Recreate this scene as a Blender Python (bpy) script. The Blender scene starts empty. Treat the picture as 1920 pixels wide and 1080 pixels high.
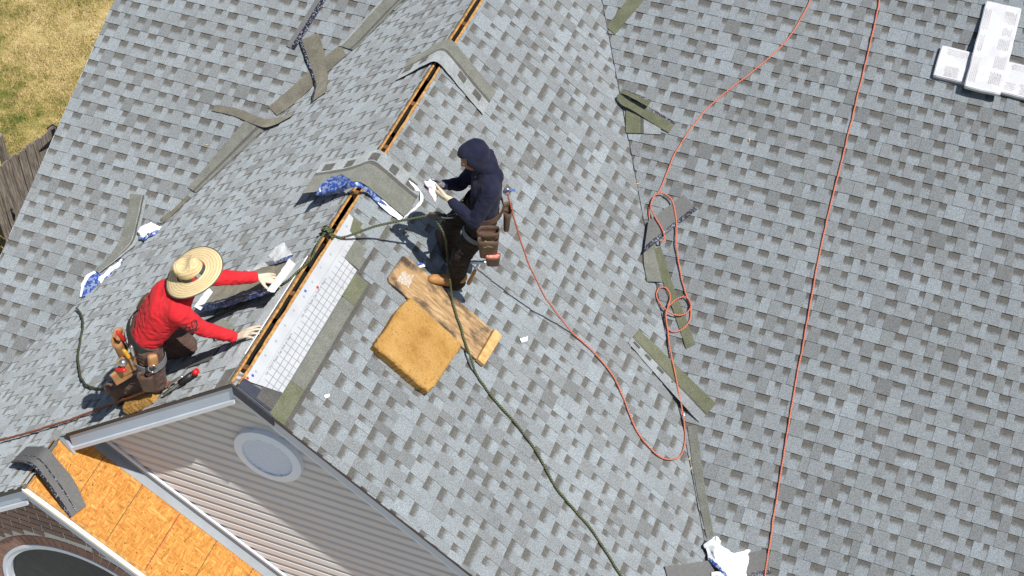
import bpy, bmesh, math, random
from mathutils import Vector, Matrix, noise
random.seed(7)
scene = bpy.context.scene
COL = scene.collection
V = Vector
# ------------------------------------------------------------------ camera, sky, sun, exposure
Z0 = 8.2                       # height of the gable peak above the ground
FPX = 3118.27                  # focal length in pixels of a 1920 px wide picture
CAMC = V((4.5546337, -6.3828199, 9.2235859 + Z0))
YAW, PITCH = -0.3618339, 0.8254829
TA, TB, Y0 = 0.8096154, 0.4624122, 7.36186      # slope of wing, slope of main roof, where the ridge meets the main roof
fw = V((math.sin(YAW)*math.cos(PITCH), math.cos(YAW)*math.cos(PITCH), -math.sin(PITCH)))
rt = V((math.cos(YAW), -math.sin(YAW), 0)); up = rt.cross(fw)
cd = bpy.data.cameras.new('camera'); cam = bpy.data.objects.new('camera', cd); COL.objects.link(cam)
cd.sensor_width = 36; cd.lens = 36*FPX/1920; cd.clip_start = .1; cd.clip_end = 3000
cam.matrix_world = Matrix(((rt.x, up.x, -fw.x, CAMC.x), (rt.y, up.y, -fw.y, CAMC.y), (rt.z, up.z, -fw.z, CAMC.z), (0, 0, 0, 1)))
scene.camera = cam
SUN = V((.72, -.24, 1.42)).normalized()          # towards the sun
w = bpy.data.worlds.new('World'); scene.world = w; w.use_nodes = True
nt = w.node_tree; bg = nt.nodes['Background']
sk = nt.nodes.new('ShaderNodeTexSky'); sk.sky_type = 'NISHITA'; sk.sun_disc = False
sk.sun_elevation = math.asin(SUN.z); sk.sun_rotation = math.atan2(SUN.x, SUN.y)
nt.links.new(sk.outputs[0], bg.inputs[0]); bg.inputs[1].default_value = .075
sd = bpy.data.lights.new('sun', 'SUN'); sd.energy = 4.6; sd.angle = math.radians(.5); sd.color = (1, .965, .91)
so = bpy.data.objects.new('sun', sd); COL.objects.link(so); so.location = (8, -4, 25)
so.rotation_euler = SUN.to_track_quat('Z', 'Y').to_euler()
scene.view_settings.view_transform = 'Standard'; scene.view_settings.look = 'None'
scene.view_settings.exposure = .42; scene.view_settings.gamma = 1; scene.view_settings.use_curve_mapping = False
# ------------------------------------------------------------------ geometry of the roofs
aW, bM = math.atan(TA), math.atan(TB)
ca, sa, cb, sb = math.cos(aW), math.sin(aW), math.cos(bM), math.sin(bM)
class Plane:
    def __init__(s, o, U, Vv):
        s.o, s.U, s.V = V(o), V(U), V(Vv); s.N = s.U.cross(s.V); s.d = s.N.dot(s.o)
        s.M = Matrix(((s.U.x, s.V.x, s.N.x, s.o.x), (s.U.y, s.V.y, s.N.y, s.o.y), (s.U.z, s.V.z, s.N.z, s.o.z), (0, 0, 0, 1)))
    def p(s, u, v, h=0): return s.o + s.U*u + s.V*v + s.N*h
    def hit(s, x, y, h=0):
        d = fw + rt*((x-960)/FPX) + up*((540-y)/FPX)
        return CAMC + d*((s.d + h - s.N.dot(CAMC))/s.N.dot(d))
    def uv(s, P): q = P - s.o; return q.dot(s.U), q.dot(s.V), q.dot(s.N)
PM = Plane((0, Y0, Z0), (1, 0, 0), (0, cb, sb))          # main roof, v=0 at the junction
PR = Plane((0, 0, Z0), (0, 1, 0), (-ca, 0, sa))          # wing, right slope
PL = Plane((0, 0, Z0), (0, -1, 0), (ca, 0, sa))          # wing, left slope
XB, ZB = -1.76, Z0 - 1.43                                # ridge of the small front gable
PO = Plane((XB, 0, ZB), (0, 1, 0), (-ca, 0, sa))         # its bare right slope
PG = Plane((0, 0, 0), (1, 0, 0), (0, 1, 0))              # ground
def proj(P):
    q = P - CAMC; z = q.dot(fw); return 960 + FPX*q.dot(rt)/z, 540 - FPX*q.dot(up)/z
def auto(x, y):                                          # the roof surface under a pixel
    dist = lambda pl: (pl.hit(x, y) - CAMC).length
    wing = max((PR, PL), key=dist)
    return min((PM, wing), key=dist)
def at(x, y, h=.02, pl=None): return (pl or auto(x, y)).hit(x, y, h)
def S(pts, pl=None, h=.02): return [at(q[0], q[1], q[2] if len(q) > 2 else h, pl) for q in pts]
# ------------------------------------------------------------------ object helpers
WM = {}
def link(o, parent=None, label=None, cat=None, group=None, kind=None, mat4=None):
    COL.objects.link(o)
    W = mat4 if mat4 is not None else Matrix.Identity(4)
    WM[o] = W.copy()
    if parent is not None:
        o.parent = parent; o.matrix_basis = WM[parent].inverted() @ W
    else: o.matrix_basis = W
    if label: o['label'] = label
    if cat: o['category'] = cat
    if group: o['group'] = group
    if kind: o['kind'] = kind
    return o
def thing(name, loc, label, cat, group=None):
    return link(bpy.data.objects.new(name, None), None, label, cat, group, None, Matrix.Translation(V(loc)))
def mesh_of(name, bm, mats, smooth=False):
    me = bpy.data.meshes.new(name); bm.normal_update(); bm.to_mesh(me); bm.free()
    for m in (mats if isinstance(mats, (list, tuple)) else [mats]): me.materials.append(m)
    if smooth:
        for p in me.polygons: p.use_smooth = True
    return me
def obj(name, bm, mats, parent=None, smooth=False, mat4=None, **kw):
    me = bm if isinstance(bm, bpy.types.Mesh) else mesh_of(name, bm, mats, smooth)
    o = bpy.data.objects.new(name, me)
    if parent is None and mat4 is None and len(me.vertices):
        xs = [v.co for v in me.vertices]
        c = V((sum(v.x for v in xs)/len(xs), sum(v.y for v in xs)/len(xs), min(v.z for v in xs)))
        me.transform(Matrix.Translation(-c)); mat4 = Matrix.Translation(c)
    return link(o, parent, mat4=mat4, **kw)
def quad(bm, pts, mi=0):
    f = bm.faces.new([bm.verts.new(p) for p in pts]); f.material_index = mi; return f
def hexa(bm, b, t, mi=0):
    """solid between a bottom loop and a top loop"""
    bv = [bm.verts.new(p) for p in b]; tv = [bm.verts.new(p) for p in t]; n = len(b); fs = []
    fs.append(bm.faces.new(bv[::-1])); fs.append(bm.faces.new(tv))
    for i in range(n): fs.append(bm.faces.new((bv[i], bv[(i+1) % n], tv[(i+1) % n], tv[i])))
    for f in fs: f.material_index = mi
    return fs
def box(bm, lo, hi, mi=0, M=None):
    x0, y0, z0 = lo; x1, y1, z1 = hi
    b = [V((x0, y0, z0)), V((x1, y0, z0)), V((x1, y1, z0)), V((x0, y1, z0))]
    t = [V((p.x, p.y, z1)) for p in b]
    if M is not None: b = [M @ p for p in b]; t = [M @ p for p in t]
    return hexa(bm, b, t, mi)
def bevel(bm, w=.004, seg=1):
    bmesh.ops.bevel(bm, geom=list(bm.edges), offset=w, segments=seg, affect='EDGES', clamp_overlap=True)
def catmull(pts, n):
    """resample a polyline to n+1 smooth points"""
    m = len(pts)
    if m == 2: return [pts[0].lerp(pts[1], i/n) for i in range(n+1)]
    L = [0]
    for i in range(1, m): L.append(L[-1] + max(1e-6, (pts[i]-pts[i-1]).length))
    out = []; k = 0
    for i in range(n+1):
        s = L[-1]*i/n
        while k < m-2 and L[k+1] < s: k += 1
        t = (s-L[k])/(L[k+1]-L[k])
        p1, p2 = pts[k], pts[k+1]
        m1 = (p2 - pts[k-1])*((L[k+1]-L[k])/(L[k+1]-L[k-1])) if k else p2-p1
        m2 = (pts[k+2] - p1)*((L[k+1]-L[k])/(L[k+2]-L[k])) if k < m-2 else p2-p1
        t2, t3 = t*t, t*t*t
        out.append(p1*(2*t3-3*t2+1) + m1*(t3-2*t2+t) + p2*(-2*t3+3*t2) + m2*(t3-t2))
    return out
def tube(bm, pts, r, sides=8, uv=True, mi=0, closed=False):
    """round tube; r a number or a list; uv = length in metres, turn"""
    lay = bm.loops.layers.uv.verify() if uv else None
    n = len(pts); rings = []; nrm = None; ln = [0]
    for i, p in enumerate(pts):
        t = (pts[min(i+1, n-1)] - pts[max(i-1, 0)]).normalized()
        if nrm is None: nrm = t.orthogonal().normalized()
        nrm = (nrm - t*nrm.dot(t)).normalized(); bn = t.cross(nrm)
        rr = r[i] if isinstance(r, (list, tuple)) else r
        rings.append([bm.verts.new(p + (nrm*math.cos(2*math.pi*k/sides) + bn*math.sin(2*math.pi*k/sides))*rr) for k in range(sides)])
        if i: ln.append(ln[-1] + (p-pts[i-1]).length)
    for i in range(n-1):
        for k in range(sides):
            f = bm.faces.new((rings[i][k], rings[i][(k+1) % sides], rings[i+1][(k+1) % sides], rings[i+1][k]))
            f.material_index = mi; f.smooth = True
            if uv:
                for l, q in zip(f.loops, ((ln[i], k/sides), (ln[i], (k+1)/sides), (ln[i+1], (k+1)/sides), (ln[i+1], k/sides))): l[lay].uv = q
    for ring, fl in ((rings[0], True), (rings[-1], False)):
        f = bm.faces.new(ring[::-1] if fl else ring); f.material_index = mi
def ribbon(A, B, bands, thick=.004, n=14, edge=None, back=None, amp=0, freq=8, cross=1, seed=0):
    """bent sheet between two edges A and B; bands = [(share, material)]; returns (bmesh, materials)"""
    A = catmull(A, n); B = catmull(B, n)
    fr = [0]; ms = []; mats = []
    tot = sum(b[0] for b in bands)
    def mid(m):
        if m not in mats: mats.append(m)
        return mats.index(m)
    for share, m in bands:
        k = max(1, int(round(cross*share/tot*len(bands)))) if cross > 1 else 1
        for j in range(k): fr.append(fr[-1] + share/tot/k); ms.append(mid(m))
    em = mid(edge or bands[0][1]); bk = mid(back or bands[0][1])
    bm = bmesh.new(); T = []; Bt = []
    for i in range(n+1):
        tang = ((A[min(i+1, n)] + B[min(i+1, n)]) - (A[max(i-1, 0)] + B[max(i-1, 0)]))
        nn = tang.cross(B[i]-A[i])
        nn = nn.normalized() if nn.length > 1e-9 else V((0, 0, 1))
        if i == 0: prev = V((0, 0, 1))
        if nn.dot(prev) < 0: nn = -nn
        prev = nn
        tr, br = [], []
        for q in fr:
            p = A[i].lerp(B[i], q)
            if amp:
                d = noise.noise_vector(p*freq + V((seed, 0, 0)))*amp + noise.noise_vector(p*freq*3.1 + V((0, seed, 0)))*amp*.4
                p = p + d
            tr.append(bm.verts.new(p + nn*thick)); br.append(bm.verts.new(p))
        T.append(tr); Bt.append(br)
    m = len(fr)
    for i in range(n):
        for j in range(m-1):
            f = bm.faces.new((T[i][j], T[i+1][j], T[i+1][j+1], T[i][j+1])); f.material_index = ms[j]; f.smooth = bool(amp) or n > 3
            f = bm.faces.new((Bt[i][j+1], Bt[i+1][j+1], Bt[i+1][j], Bt[i][j])); f.material_index = bk; f.smooth = bool(amp) or n > 3
        for a, fl in ((0, False), (m-1, True)):
            q = (T[i][a], Bt[i][a], Bt[i+1][a], T[i+1][a]); f = bm.faces.new(q[::-1] if fl else q); f.material_index = em
    for j in range(m-1):
        f = bm.faces.new((T[0][j], T[0][j+1], Bt[0][j+1], Bt[0][j])); f.material_index = em
        f = bm.faces.new((T[n][j+1], T[n][j], Bt[n][j], Bt[n][j+1])); f.material_index = em
    # the normal must look away from the roof on average
    bmesh.ops.recalc_face_normals(bm, faces=bm.faces)
    for e in bm.edges:
        if len(e.link_faces) == 2 and e.calc_face_angle(0) > .8: e.smooth = False
    return bm, mats
# ------------------------------------------------------------------ materials
MATS = {}
def srgb(r, g, b): return tuple(((c/255+.055)/1.055)**2.4 if c > 10 else c/255/12.92 for c in (r, g, b)) + (1,)
class NB:
    """small node builder"""
    def __init__(s, name):
        s.m = bpy.data.materials.new(name); s.m.use_nodes = True; s.t = s.m.node_tree; s.b = s.t.nodes['Principled BSDF']
    def n(s, ty, **kw):
        x = s.t.nodes.new('ShaderNode'+ty)
        for k, v in kw.items():
            if k.startswith('i_'):
                key = k[2:].replace('_', ' '); x.inputs[int(key) if key.isdigit() else key].default_value = v
            else: setattr(x, k, v)
        return x
    def l(s, a, b): s.t.links.new(a, b)
    def noise(s, vec, scale, detail=2, rough=.5, dist=0):
        x = s.n('TexNoise'); x.inputs['Scale'].default_value = scale; x.inputs['Detail'].default_value = detail
        x.inputs['Roughness'].default_value = rough; x.inputs['Distortion'].default_value = dist
        if vec is not None: s.l(vec, x.inputs['Vector'])
        return x.outputs['Fac']
    def ramp(s, fac, stops):
        x = s.n('ValToRGB'); e = x.color_ramp.elements
        while len(e) < len(stops): e.new(.5)
        for k, (p, c) in enumerate(stops): e[k].position = p; e[k].color = c if len(c) == 4 else tuple(c)+(1,)
        s.l(fac, x.inputs['Fac']); return x.outputs['Color']
    def mix(s, fac, a, b, mode='MIX'):
        x = s.n('MixRGB', blend_type=mode)
        for sock, v in ((x.inputs[0], fac), (x.inputs[1], a), (x.inputs[2], b)):
            if isinstance(v, (int, float)): sock.default_value = v
            elif isinstance(v, tuple): sock.default_value = v if len(v) == 4 else v+(1,)
            else: s.l(v, sock)
        return x.outputs[0]
    def math(s, op, a, b=0, c=None, clamp=False):
        x = s.n('Math', operation=op, use_clamp=clamp)
        for k, v in enumerate((a, b) if c is None else (a, b, c)):
            if isinstance(v, (int, float)): x.inputs[k].default_value = v
            else: s.l(v, x.inputs[k])
        return x.outputs[0]
    def pos(s): return s.n('NewGeometry').outputs['Position']
    def objc(s): return s.n('TexCoord').outputs['Object']
    def uvc(s): return s.n('TexCoord').outputs['UV']
    def stretch(s, vec, sc, rot=(0, 0, 0)):
        x = s.n('Mapping'); x.inputs['Scale'].default_value = sc; x.inputs['Rotation'].default_value = rot; s.l(vec, x.inputs['Vector']); return x.outputs[0]
    def sep(s, vec): x = s.n('SeparateXYZ'); s.l(vec, x.inputs[0]); return x.outputs
    def bump(s, h, strength=.3, dist=.005):
        x = s.n('Bump'); x.inputs['Strength'].default_value = strength; x.inputs['Distance'].default_value = dist
        s.l(h, x.inputs['Height']); s.l(x.outputs[0], s.b.inputs['Normal'])
    def done(s, col=None, rough=.8, metal=0, spec=None):
        if col is not None:
            if isinstance(col, tuple): s.b.inputs['Base Color'].default_value = col
            else: s.l(col, s.b.inputs['Base Color'])
        s.b.inputs['Roughness'].default_value = rough; s.b.inputs['Metallic'].default_value = metal
        if spec is not None: s.b.inputs['Specular IOR Level'].default_value = spec
        MATS[s.m.name] = s.m; return s.m
def plain(name, c1, c2=None, scale=30, rough=.7, metal=0, bump=0, detail=3, spec=None, bd=.004, fine=0):
    """two colours mixed by noise, with optional fine relief"""
    b = NB(name); P = b.objc()
    f = b.noise(P, scale, detail)
    c2 = c2 or tuple(min(1, x*.75) for x in c1[:3])+(1,)
    col = b.ramp(f, [(.32, c1), (.68, c2)])
    if fine: col = b.mix(1, col, b.ramp(b.noise(P, fine, 1), [(.3, (.7, .7, .7)), (.7, (1.25, 1.25, 1.25))]), 'MULTIPLY')
    if bump: b.bump(b.noise(P, scale*2.2, 3), bump, bd)
    return b.done(col, rough, metal, spec)
def granule(name, c1, c2, dark=(.05, .05, .045, 1)):
    b = NB(name); P = b.pos()
    g = b.noise(P, 140, 3, .8); l = b.noise(P, 9, 3)
    col = b.mix(b.ramp(l, [(.35, (0, 0, 0)), (.65, (1, 1, 1))]), c1, c2)
    col = b.mix(1, col, b.ramp(g, [(.31, (.5, .5, .5)), (.5, (1, 1, 1)), (.69, (1.6, 1.6, 1.55))]), 'MULTIPLY')
    b.bump(g, .12, .003); b.b.inputs['Diffuse Roughness'].default_value = 1
    return b.done(col, .92, spec=.15)
def shingle_material():
    b = NB('asphalt_shingle'); P = b.pos()
    at_ = b.n('Attribute', attribute_name='tone'); t = b.sep(at_.outputs['Vector'])
    oi = b.n('ObjectInfo').outputs['Random']
    g = b.noise(P, 135, 3, .8); g2 = b.noise(P, 60, 2, .6); lg = b.noise(P, .9, 3)
    base = b.ramp(t[0], [(0, (.250, .279, .298)), (.5, (.203, .218, .227)), (1, (.158, .164, .165))])
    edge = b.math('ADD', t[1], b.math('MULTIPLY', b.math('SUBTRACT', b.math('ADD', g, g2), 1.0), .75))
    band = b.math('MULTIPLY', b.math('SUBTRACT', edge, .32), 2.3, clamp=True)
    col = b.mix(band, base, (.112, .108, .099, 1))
    col = b.mix(1, col, b.ramp(g, [(.30, (.42, .42, .43)), (.5, (1, 1, 1)), (.70, (1.68, 1.66, 1.6))]), 'MULTIPLY')
    v = b.math('ADD', b.math('MULTIPLY', oi, .10), b.math('ADD', b.math('MULTIPLY', lg, .24), .83))
    vv = b.n('CombineXYZ'); [b.l(v, vv.inputs[k]) for k in range(3)]
    col = b.mix(1, col, vv.outputs[0], 'MULTIPLY')
    # faint scuffs and dust
    sc = b.noise(b.stretch(P, (3, 3, 3)), 1.7, 5, .62)
    col = b.mix(b.math('MULTIPLY', b.math('SUBTRACT', sc, .57), 1.2, clamp=True), col, (.25, .245, .22, 1))
    b.bump(g, .12, .003); b.b.inputs['Diffuse Roughness'].default_value = 1
    return b.done(col, .93, spec=.15)
MSH = shingle_material()
MEDGE = plain('shingle_cut_edge', (.022, .022, .023, 1), (.04, .04, .04, 1), 60, .9)
MGREEN = granule('green_grey_granules', (.148, .152, .132, 1), (.180, .184, .164, 1))
MOLIVE = granule('olive_granules', (.120, .128, .080, 1), (.150, .157, .105, 1))
MGREY = granule('plain_grey_granules', (.23, .245, .25, 1), (.29, .31, .32, 1))
MDARKG = granule('dark_band_granules', (.085, .083, .077, 1), (.105, .102, .095, 1))
MBROWN = granule('brown_granules', (.13, .122, .098, 1), (.175, .165, .132, 1))
MBACK = plain('shingle_back', (.105, .105, .103, 1), (.125, .125, .122, 1), 40, .85, fine=300)
def tar_material():
    b = NB('sealant_strip'); P = b.objc()
    n1 = b.noise(P, 95, 2, .6); n2 = b.noise(P, 40, 2)
    f = b.math('MULTIPLY', b.math('GREATER_THAN', n1, .56), b.math('GREATER_THAN', n2, .47))
    return b.done(b.mix(f, (.006, .007, .010, 1), (.24, .26, .36, 1)), .5)
MTAR = tar_material()
MBLACK = plain('black_metal', (.012, .012, .014, 1), (.02, .02, .022, 1), 30, .45)
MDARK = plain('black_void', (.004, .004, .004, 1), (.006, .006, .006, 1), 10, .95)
MWHITE = plain('white_painted_trim', (.66, .69, .74, 1), (.60, .63, .68, 1), 5, .45)
MCREAM = plain('cream_drip_edge', (.74, .69, .58, 1), (.66, .61, .5, 1), 9, .4)
MGALV = plain('galvanised_flashing', (.30, .325, .35, 1), (.25, .27, .295, 1), 4, .5, .15)
MBRNMET = plain('brown_drip_edge', (.045, .030, .024, 1), (.03, .02, .017, 1), 12, .45)
MNAVYMET = plain('dark_rake_membrane', (.018, .022, .038, 1), (.03, .035, .055, 1), 30, .6)
MLUMBER = plain('sawn_pine', (.60, .38, .15, 1), (.40, .21, .07, 1), 22, .75, bump=.2)
MEDGEWOOD = plain('sheathing_edge', (.50, .27, .075, 1), (.24, .11, .03, 1), 26, .8, bump=.3)
MSTEEL = plain('steel', (.55, .56, .58, 1), (.4, .41, .43, 1), 20, .28, .9)
def plastic(name, c, c2, scale=30, rough=.32):
    b = NB(name); P = b.objc()
    n1 = b.noise(P, scale, 2, .6); b.bump(b.noise(P, 38, 3), .35, .006)
    return b.done(b.ramp(n1, [(.5, c), (.56, c2)]), rough)
MWRAPW = plastic('white_wrapper_film', (.80, .81, .82, 1), (.72, .74, .77, 1))
MWRAPB = plastic('blue_wrapper_film', (.025, .065, .27, 1), (.22, .27, .42, 1), 34)
MWRAPN = plastic('navy_printed_film', (.008, .012, .040, 1), (.16, .20, .36, 1), 38)
MREDP = plain('red_plastic', (.55, .02, .018, 1), (.42, .015, .015, 1), 20, .4)
def osb_material():
    b = NB('osb_strand_board'); P = b.objc()
    vo = b.n('TexVoronoi'); vo.inputs['Scale'].default_value = 7; vo.feature = 'F1'
    wob = b.noise(P, 6, 2)
    b.l(P, vo.inputs['Vector'])
    n1 = b.noise(b.stretch(P, (6, 36, 30)), 1.0, 3, .6, 1.4)
    n2 = b.noise(b.stretch(P, (36, 7, 30), (0, 0, .6)), 1.0, 3, .6, 1.2)
    n3 = b.noise(b.stretch(P, (9, 34, 30), (0, 0, -.7)), 1.0, 3, .6, 1.6)
    s = b.mix(b.math('GREATER_THAN', b.noise(P, 11, 2), .5), n1, n2)
    s = b.mix(b.math('GREATER_THAN', b.noise(P, 13, 2), .55), s, n3)
    col = b.ramp(s, [(.25, (.20, .075, .011)), (.42, (.38, .155, .026)), (.55, (.47, .215, .045)), (.68, (.56, .31, .09)), (.8, (.66, .44, .18))])
    col = b.mix(b.math('GREATER_THAN', b.noise(P, 33, 1), .735), col, (.10, .035, .008, 1))
    b.bump(s, .3, .003)
    # layout lines printed across the panel (object x runs along the ridge, y up the slope)
    q = b.sep(P)
    d = b.math('ABSOLUTE', b.math('SUBTRACT', b.math('FRACT', b.math('ADD', b.math('MULTIPLY', q[1], -1/.393), .5)), .5))
    dash = b.math('GREATER_THAN', b.noise(b.stretch(P, (90, 2, 1)), 1, 1), .36)
    col = b.mix(b.math('MULTIPLY', b.math('LESS_THAN', d, .0085), b.math('MULTIPLY', dash, .85)), col, (.05, .03, .02, 1))
    d2 = b.math('ABSOLUTE', b.math('SUBTRACT', b.math('FRACT', b.math('MULTIPLY', b.math('ADD', q[1], .585), -1/.597)), .0))
    dash2 = b.math('GREATER_THAN', b.noise(b.stretch(P, (120, 60, 1)), 1, 1), .47)
    col = b.mix(b.math('MULTIPLY', b.math('LESS_THAN', d2, .012), b.math('MULTIPLY', dash2, .8)), col, (.50, .035, .03, 1))
    return b.done(col, .72, spec=.3)
MOSB = osb_material()
# ------------------------------------------------------------------ the house
house = thing('house', (0, 3, 0), 'house with grey shingled main roof, shingled cross gable, lap siding and brick front gable', 'house')
EXP = .143
def shingle_bm(rng, W=1.0):
    bm = bmesh.new(); lay = bm.loops.layers.float_color.new('tone')
    hh = lambda v: .0095*(1 - v/(EXP+.035)) + .0008
    segs = []; u = 0; tooth = rng.random() < .5
    while u < W - .03:
        w_ = rng.uniform(.06, .145) if tooth else rng.uniform(.045, .125)
        u1 = u + w_
        if W - u1 < .05: u1 = W
        segs.append([u, u1, tooth]); u = u1; tooth = not tooth
    g = .0012
    segs[0][0] = g; segs[-1][1] = W - g
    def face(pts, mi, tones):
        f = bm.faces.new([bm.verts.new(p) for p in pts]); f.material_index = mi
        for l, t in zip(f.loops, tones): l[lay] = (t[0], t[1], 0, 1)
    mode = rng.choice((.15, .35, .55, .8))
    for a, b, t in segs:
        R = min(1, max(0, rng.gauss(mode*.35 + .22, .24)))
        if t:
            k = rng.uniform(.002, .009); x0, x1 = a - k*.5, b + k*.5; y0_, y1_ = a + k*.5, b - k*.5
            if a <= g: x0 = y0_ = a
            if b >= W - g: x1 = y1_ = b
            T = .0048; v1 = EXP + .014; m = (R, 0)
            h0, h1 = hh(0) + T, hh(v1) + T
            face([V((x0, 0, h0)), V((x1, 0, h0)), V((y1_, v1, h1)), V((y0_, v1, h1))], 0, [m]*4)
            face([V((x0, 0, 0)), V((x1, 0, 0)), V((x1, 0, h0)), V((x0, 0, h0))], 1, [m]*4)
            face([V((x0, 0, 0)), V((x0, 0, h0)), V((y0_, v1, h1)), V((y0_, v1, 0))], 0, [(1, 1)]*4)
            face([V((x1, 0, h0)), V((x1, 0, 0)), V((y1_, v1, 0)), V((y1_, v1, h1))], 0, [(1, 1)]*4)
        else:
            R *= .35; d = rng.uniform(-.012, .012)
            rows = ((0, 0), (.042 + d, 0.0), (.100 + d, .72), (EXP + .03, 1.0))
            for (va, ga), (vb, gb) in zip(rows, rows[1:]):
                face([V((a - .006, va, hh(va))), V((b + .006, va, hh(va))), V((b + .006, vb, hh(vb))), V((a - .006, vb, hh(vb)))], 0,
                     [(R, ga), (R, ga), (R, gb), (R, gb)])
            face([V((a, 0, 0)), V((b, 0, 0)), V((b, 0, hh(0))), V((a, 0, hh(0)))], 1, [(0, 0)]*4)
    return bm
rng = random.Random(11)
POOL = [mesh_of('shingle', shingle_bm(rng), [MSH, MEDGE]) for _ in range(28)]
def clip_mesh(me, u0, v0, planes):
    """cut a shingle mesh standing at (u0,v0) by half planes (nu, nv, d): keep nu*u+nv*v<=d"""
    bm = bmesh.new(); bm.from_mesh(me)
    for nu, nv, d in planes:
        co = V((nu*d/(nu*nu+nv*nv) - u0, nv*d/(nu*nu+nv*nv) - v0, 0))
        bmesh.ops.bisect_plane(bm, geom=bm.verts[:]+bm.edges[:]+bm.faces[:], plane_co=co, plane_no=V((nu, nv, 0)), clear_outer=True)
        if not bm.faces: break
    if not bm.faces: bm.free(); return None
    return mesh_of('shingle', bm, [MSH, MEDGE])
JOBS = []       # (size, slope, mesh, matrix, inside)
def lay(slope, pl, vlow, vtop, umin, umax, planes, vbase, skip=None):
    j0 = math.floor((vlow - vbase)/EXP); j1 = math.ceil((vtop - vbase)/EXP)
    for j in range(j0, j1+1):
        vb = vbase + j*EXP
        u = umin - 1 + ((j*.37 + rng.uniform(0, .12)) % 1.0)
        while u < umax:
            cs = [(u, vb), (u+1, vb), (u+1, vb+EXP+.03), (u, vb+EXP+.03)]
            pls = planes(vb) if callable(planes) else planes
            st = [max(nu*a+nv*b-d for a, b in cs) for nu, nv, d in pls]
            mn = [min(nu*a+nv*b-d for a, b in cs) for nu, nv, d in pls]
            if all(m < -.004 for m in mn):
                dj = rng.uniform(-.0025, .0025); tw = rng.uniform(-.0022, .0022)
                me = rng.choice(POOL); cl = [q for q, s_ in zip(pls, st) if s_ > 0]
                if cl: me = clip_mesh(me, u, vb, cl)
                if me:
                    Mx = pl.M @ Matrix.Translation(V((u, vb+dj, .002))) @ Matrix.Rotation(tw, 4, 'Z')
                    xs = [proj(pl.p(min(max(a, -9), 9), b, 0)) for a, b in cs]
                    cx = sum(x for x, _ in xs)/4; cy = sum(y for _, y in xs)/4
                    inn = -60 < cx < 1980 and -50 < cy < 1130
                    ar = abs(sum(xs[i][0]*xs[(i+1) % 4][1]-xs[(i+1) % 4][0]*xs[i][1] for i in range(4)))/2 * (len(me.polygons)/40)
                    JOBS.append((ar if inn else 0, slope, me, Mx))
            u += 1.0
def slope_part(label): return None
MFELT = plain('roof_underlay', (.12, .125, .125, 1), (.15, .155, .155, 1), 6, .9)
# decks first: each slope is a part, its deck is the slope's own mesh
def deck(name, pl, poly, label, mats, th=.015, top=-.0005):
    bm = bmesh.new()
    hexa(bm, [V((u, v, top-th)) for u, v in poly], [V((u, v, top)) for u, v in poly])
    o = obj(name, bm, mats, house, mat4=pl.M.copy()); o['label'] = label; return o
kM = TB*cb/TA
VE = -3.3/sb                                       # eave of the main roof (v)
VLE = -3.3/sa                                      # eave of the wing slopes
GAP = .042
cR = ca*TA/TB
SM = deck('roof_slope', PM, [(-3.97, VE), (VE*kM, VE), (0, 0), (0, 4), (-3.97, 4)], 'left part of the main roof beyond the valley', MFELT)
SM2 = deck('roof_slope', PM, [(-VE*kM, VE), (12, VE), (12, 4), (0.002, 4), (0.002, 0)], 'wide right part of the main roof beyond the valley', MFELT)
SR = deck('roof_slope', PR, [(0, -GAP), (0, VLE), (Y0+VLE*cR, VLE), (Y0-GAP*cR, -GAP)], 'right slope of the cross gable with the two boards', MFELT)
vS = XB/ca
SL = deck('roof_slope', PL, [(0, -GAP), (-Y0+GAP*cR, -GAP), (-(Y0+VLE*cR), VLE), (.53, VLE), (.53, vS), (0, vS)], 'left slope of the cross gable with the kneeling worker', MFELT)
lay(SM, PM, VE, 2.2, -3.97, 0, [(-1, 0, 3.99), (1, -kM, -.012), (0, 1, 2.2)], -2.30)
lay(SM2, PM, VE, 2.2, 0, 8.2, [(-1, -kM, -.012), (1, 0, 8.2), (0, 1, 2.2)], -2.30)
RB = -.08
def rplanes(vb):
    j = round((RB - vb)/EXP)                       # 0 = course at the ridge
    y0_ = {-1: 1.90, 0: 1.88, 1: 1.78, 2: 1.57, 3: 1.49}.get(j, -.025)
    return [(-1, 0, -y0_), (1, -cR, Y0-.012), (0, 1, -.052)]
lay(SR, PR, VLE, -.05, -.03, Y0, rplanes, RB)
def lplanes(vb):
    j = round((RB - vb)/EXP)
    u1 = {-1: -1.36, 0: -1.36, 1: .022}.get(j, .022 if vb > vS else .555)
    return [(1, 0, u1), (-1, -cR, Y0-.012), (0, 1, -.052)]
lay(SL, PL, VLE, -.05, -Y0, .6, lplanes, RB)
JOBS.sort(key=lambda q: -q[0])
NVIS = sum(1 for q in JOBS if q[0] > 0)
print('shingles', len(JOBS), 'in view', NVIS)
for ar, slope, me, Mx in JOBS[:300]:
    obj('shingle', me, None, slope, mat4=Mx)
for sl in (SM, SM2, SR, SL):
    rest = [(me, Mx) for ar, s_, me, Mx in JOBS[300:] if s_ is sl]
    if not rest: continue
    bm = bmesh.new(); layr = bm.loops.layers.float_color.new('tone')
    for me, Mx in rest:
        n0 = len(bm.verts); bm.from_mesh(me); bm.verts.ensure_lookup_table()
        for v in bm.verts[n0:]: v.co = Mx @ v.co
    obj('shingle_courses', bm, [MSH, MEDGE], sl, kind='stuff')
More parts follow.
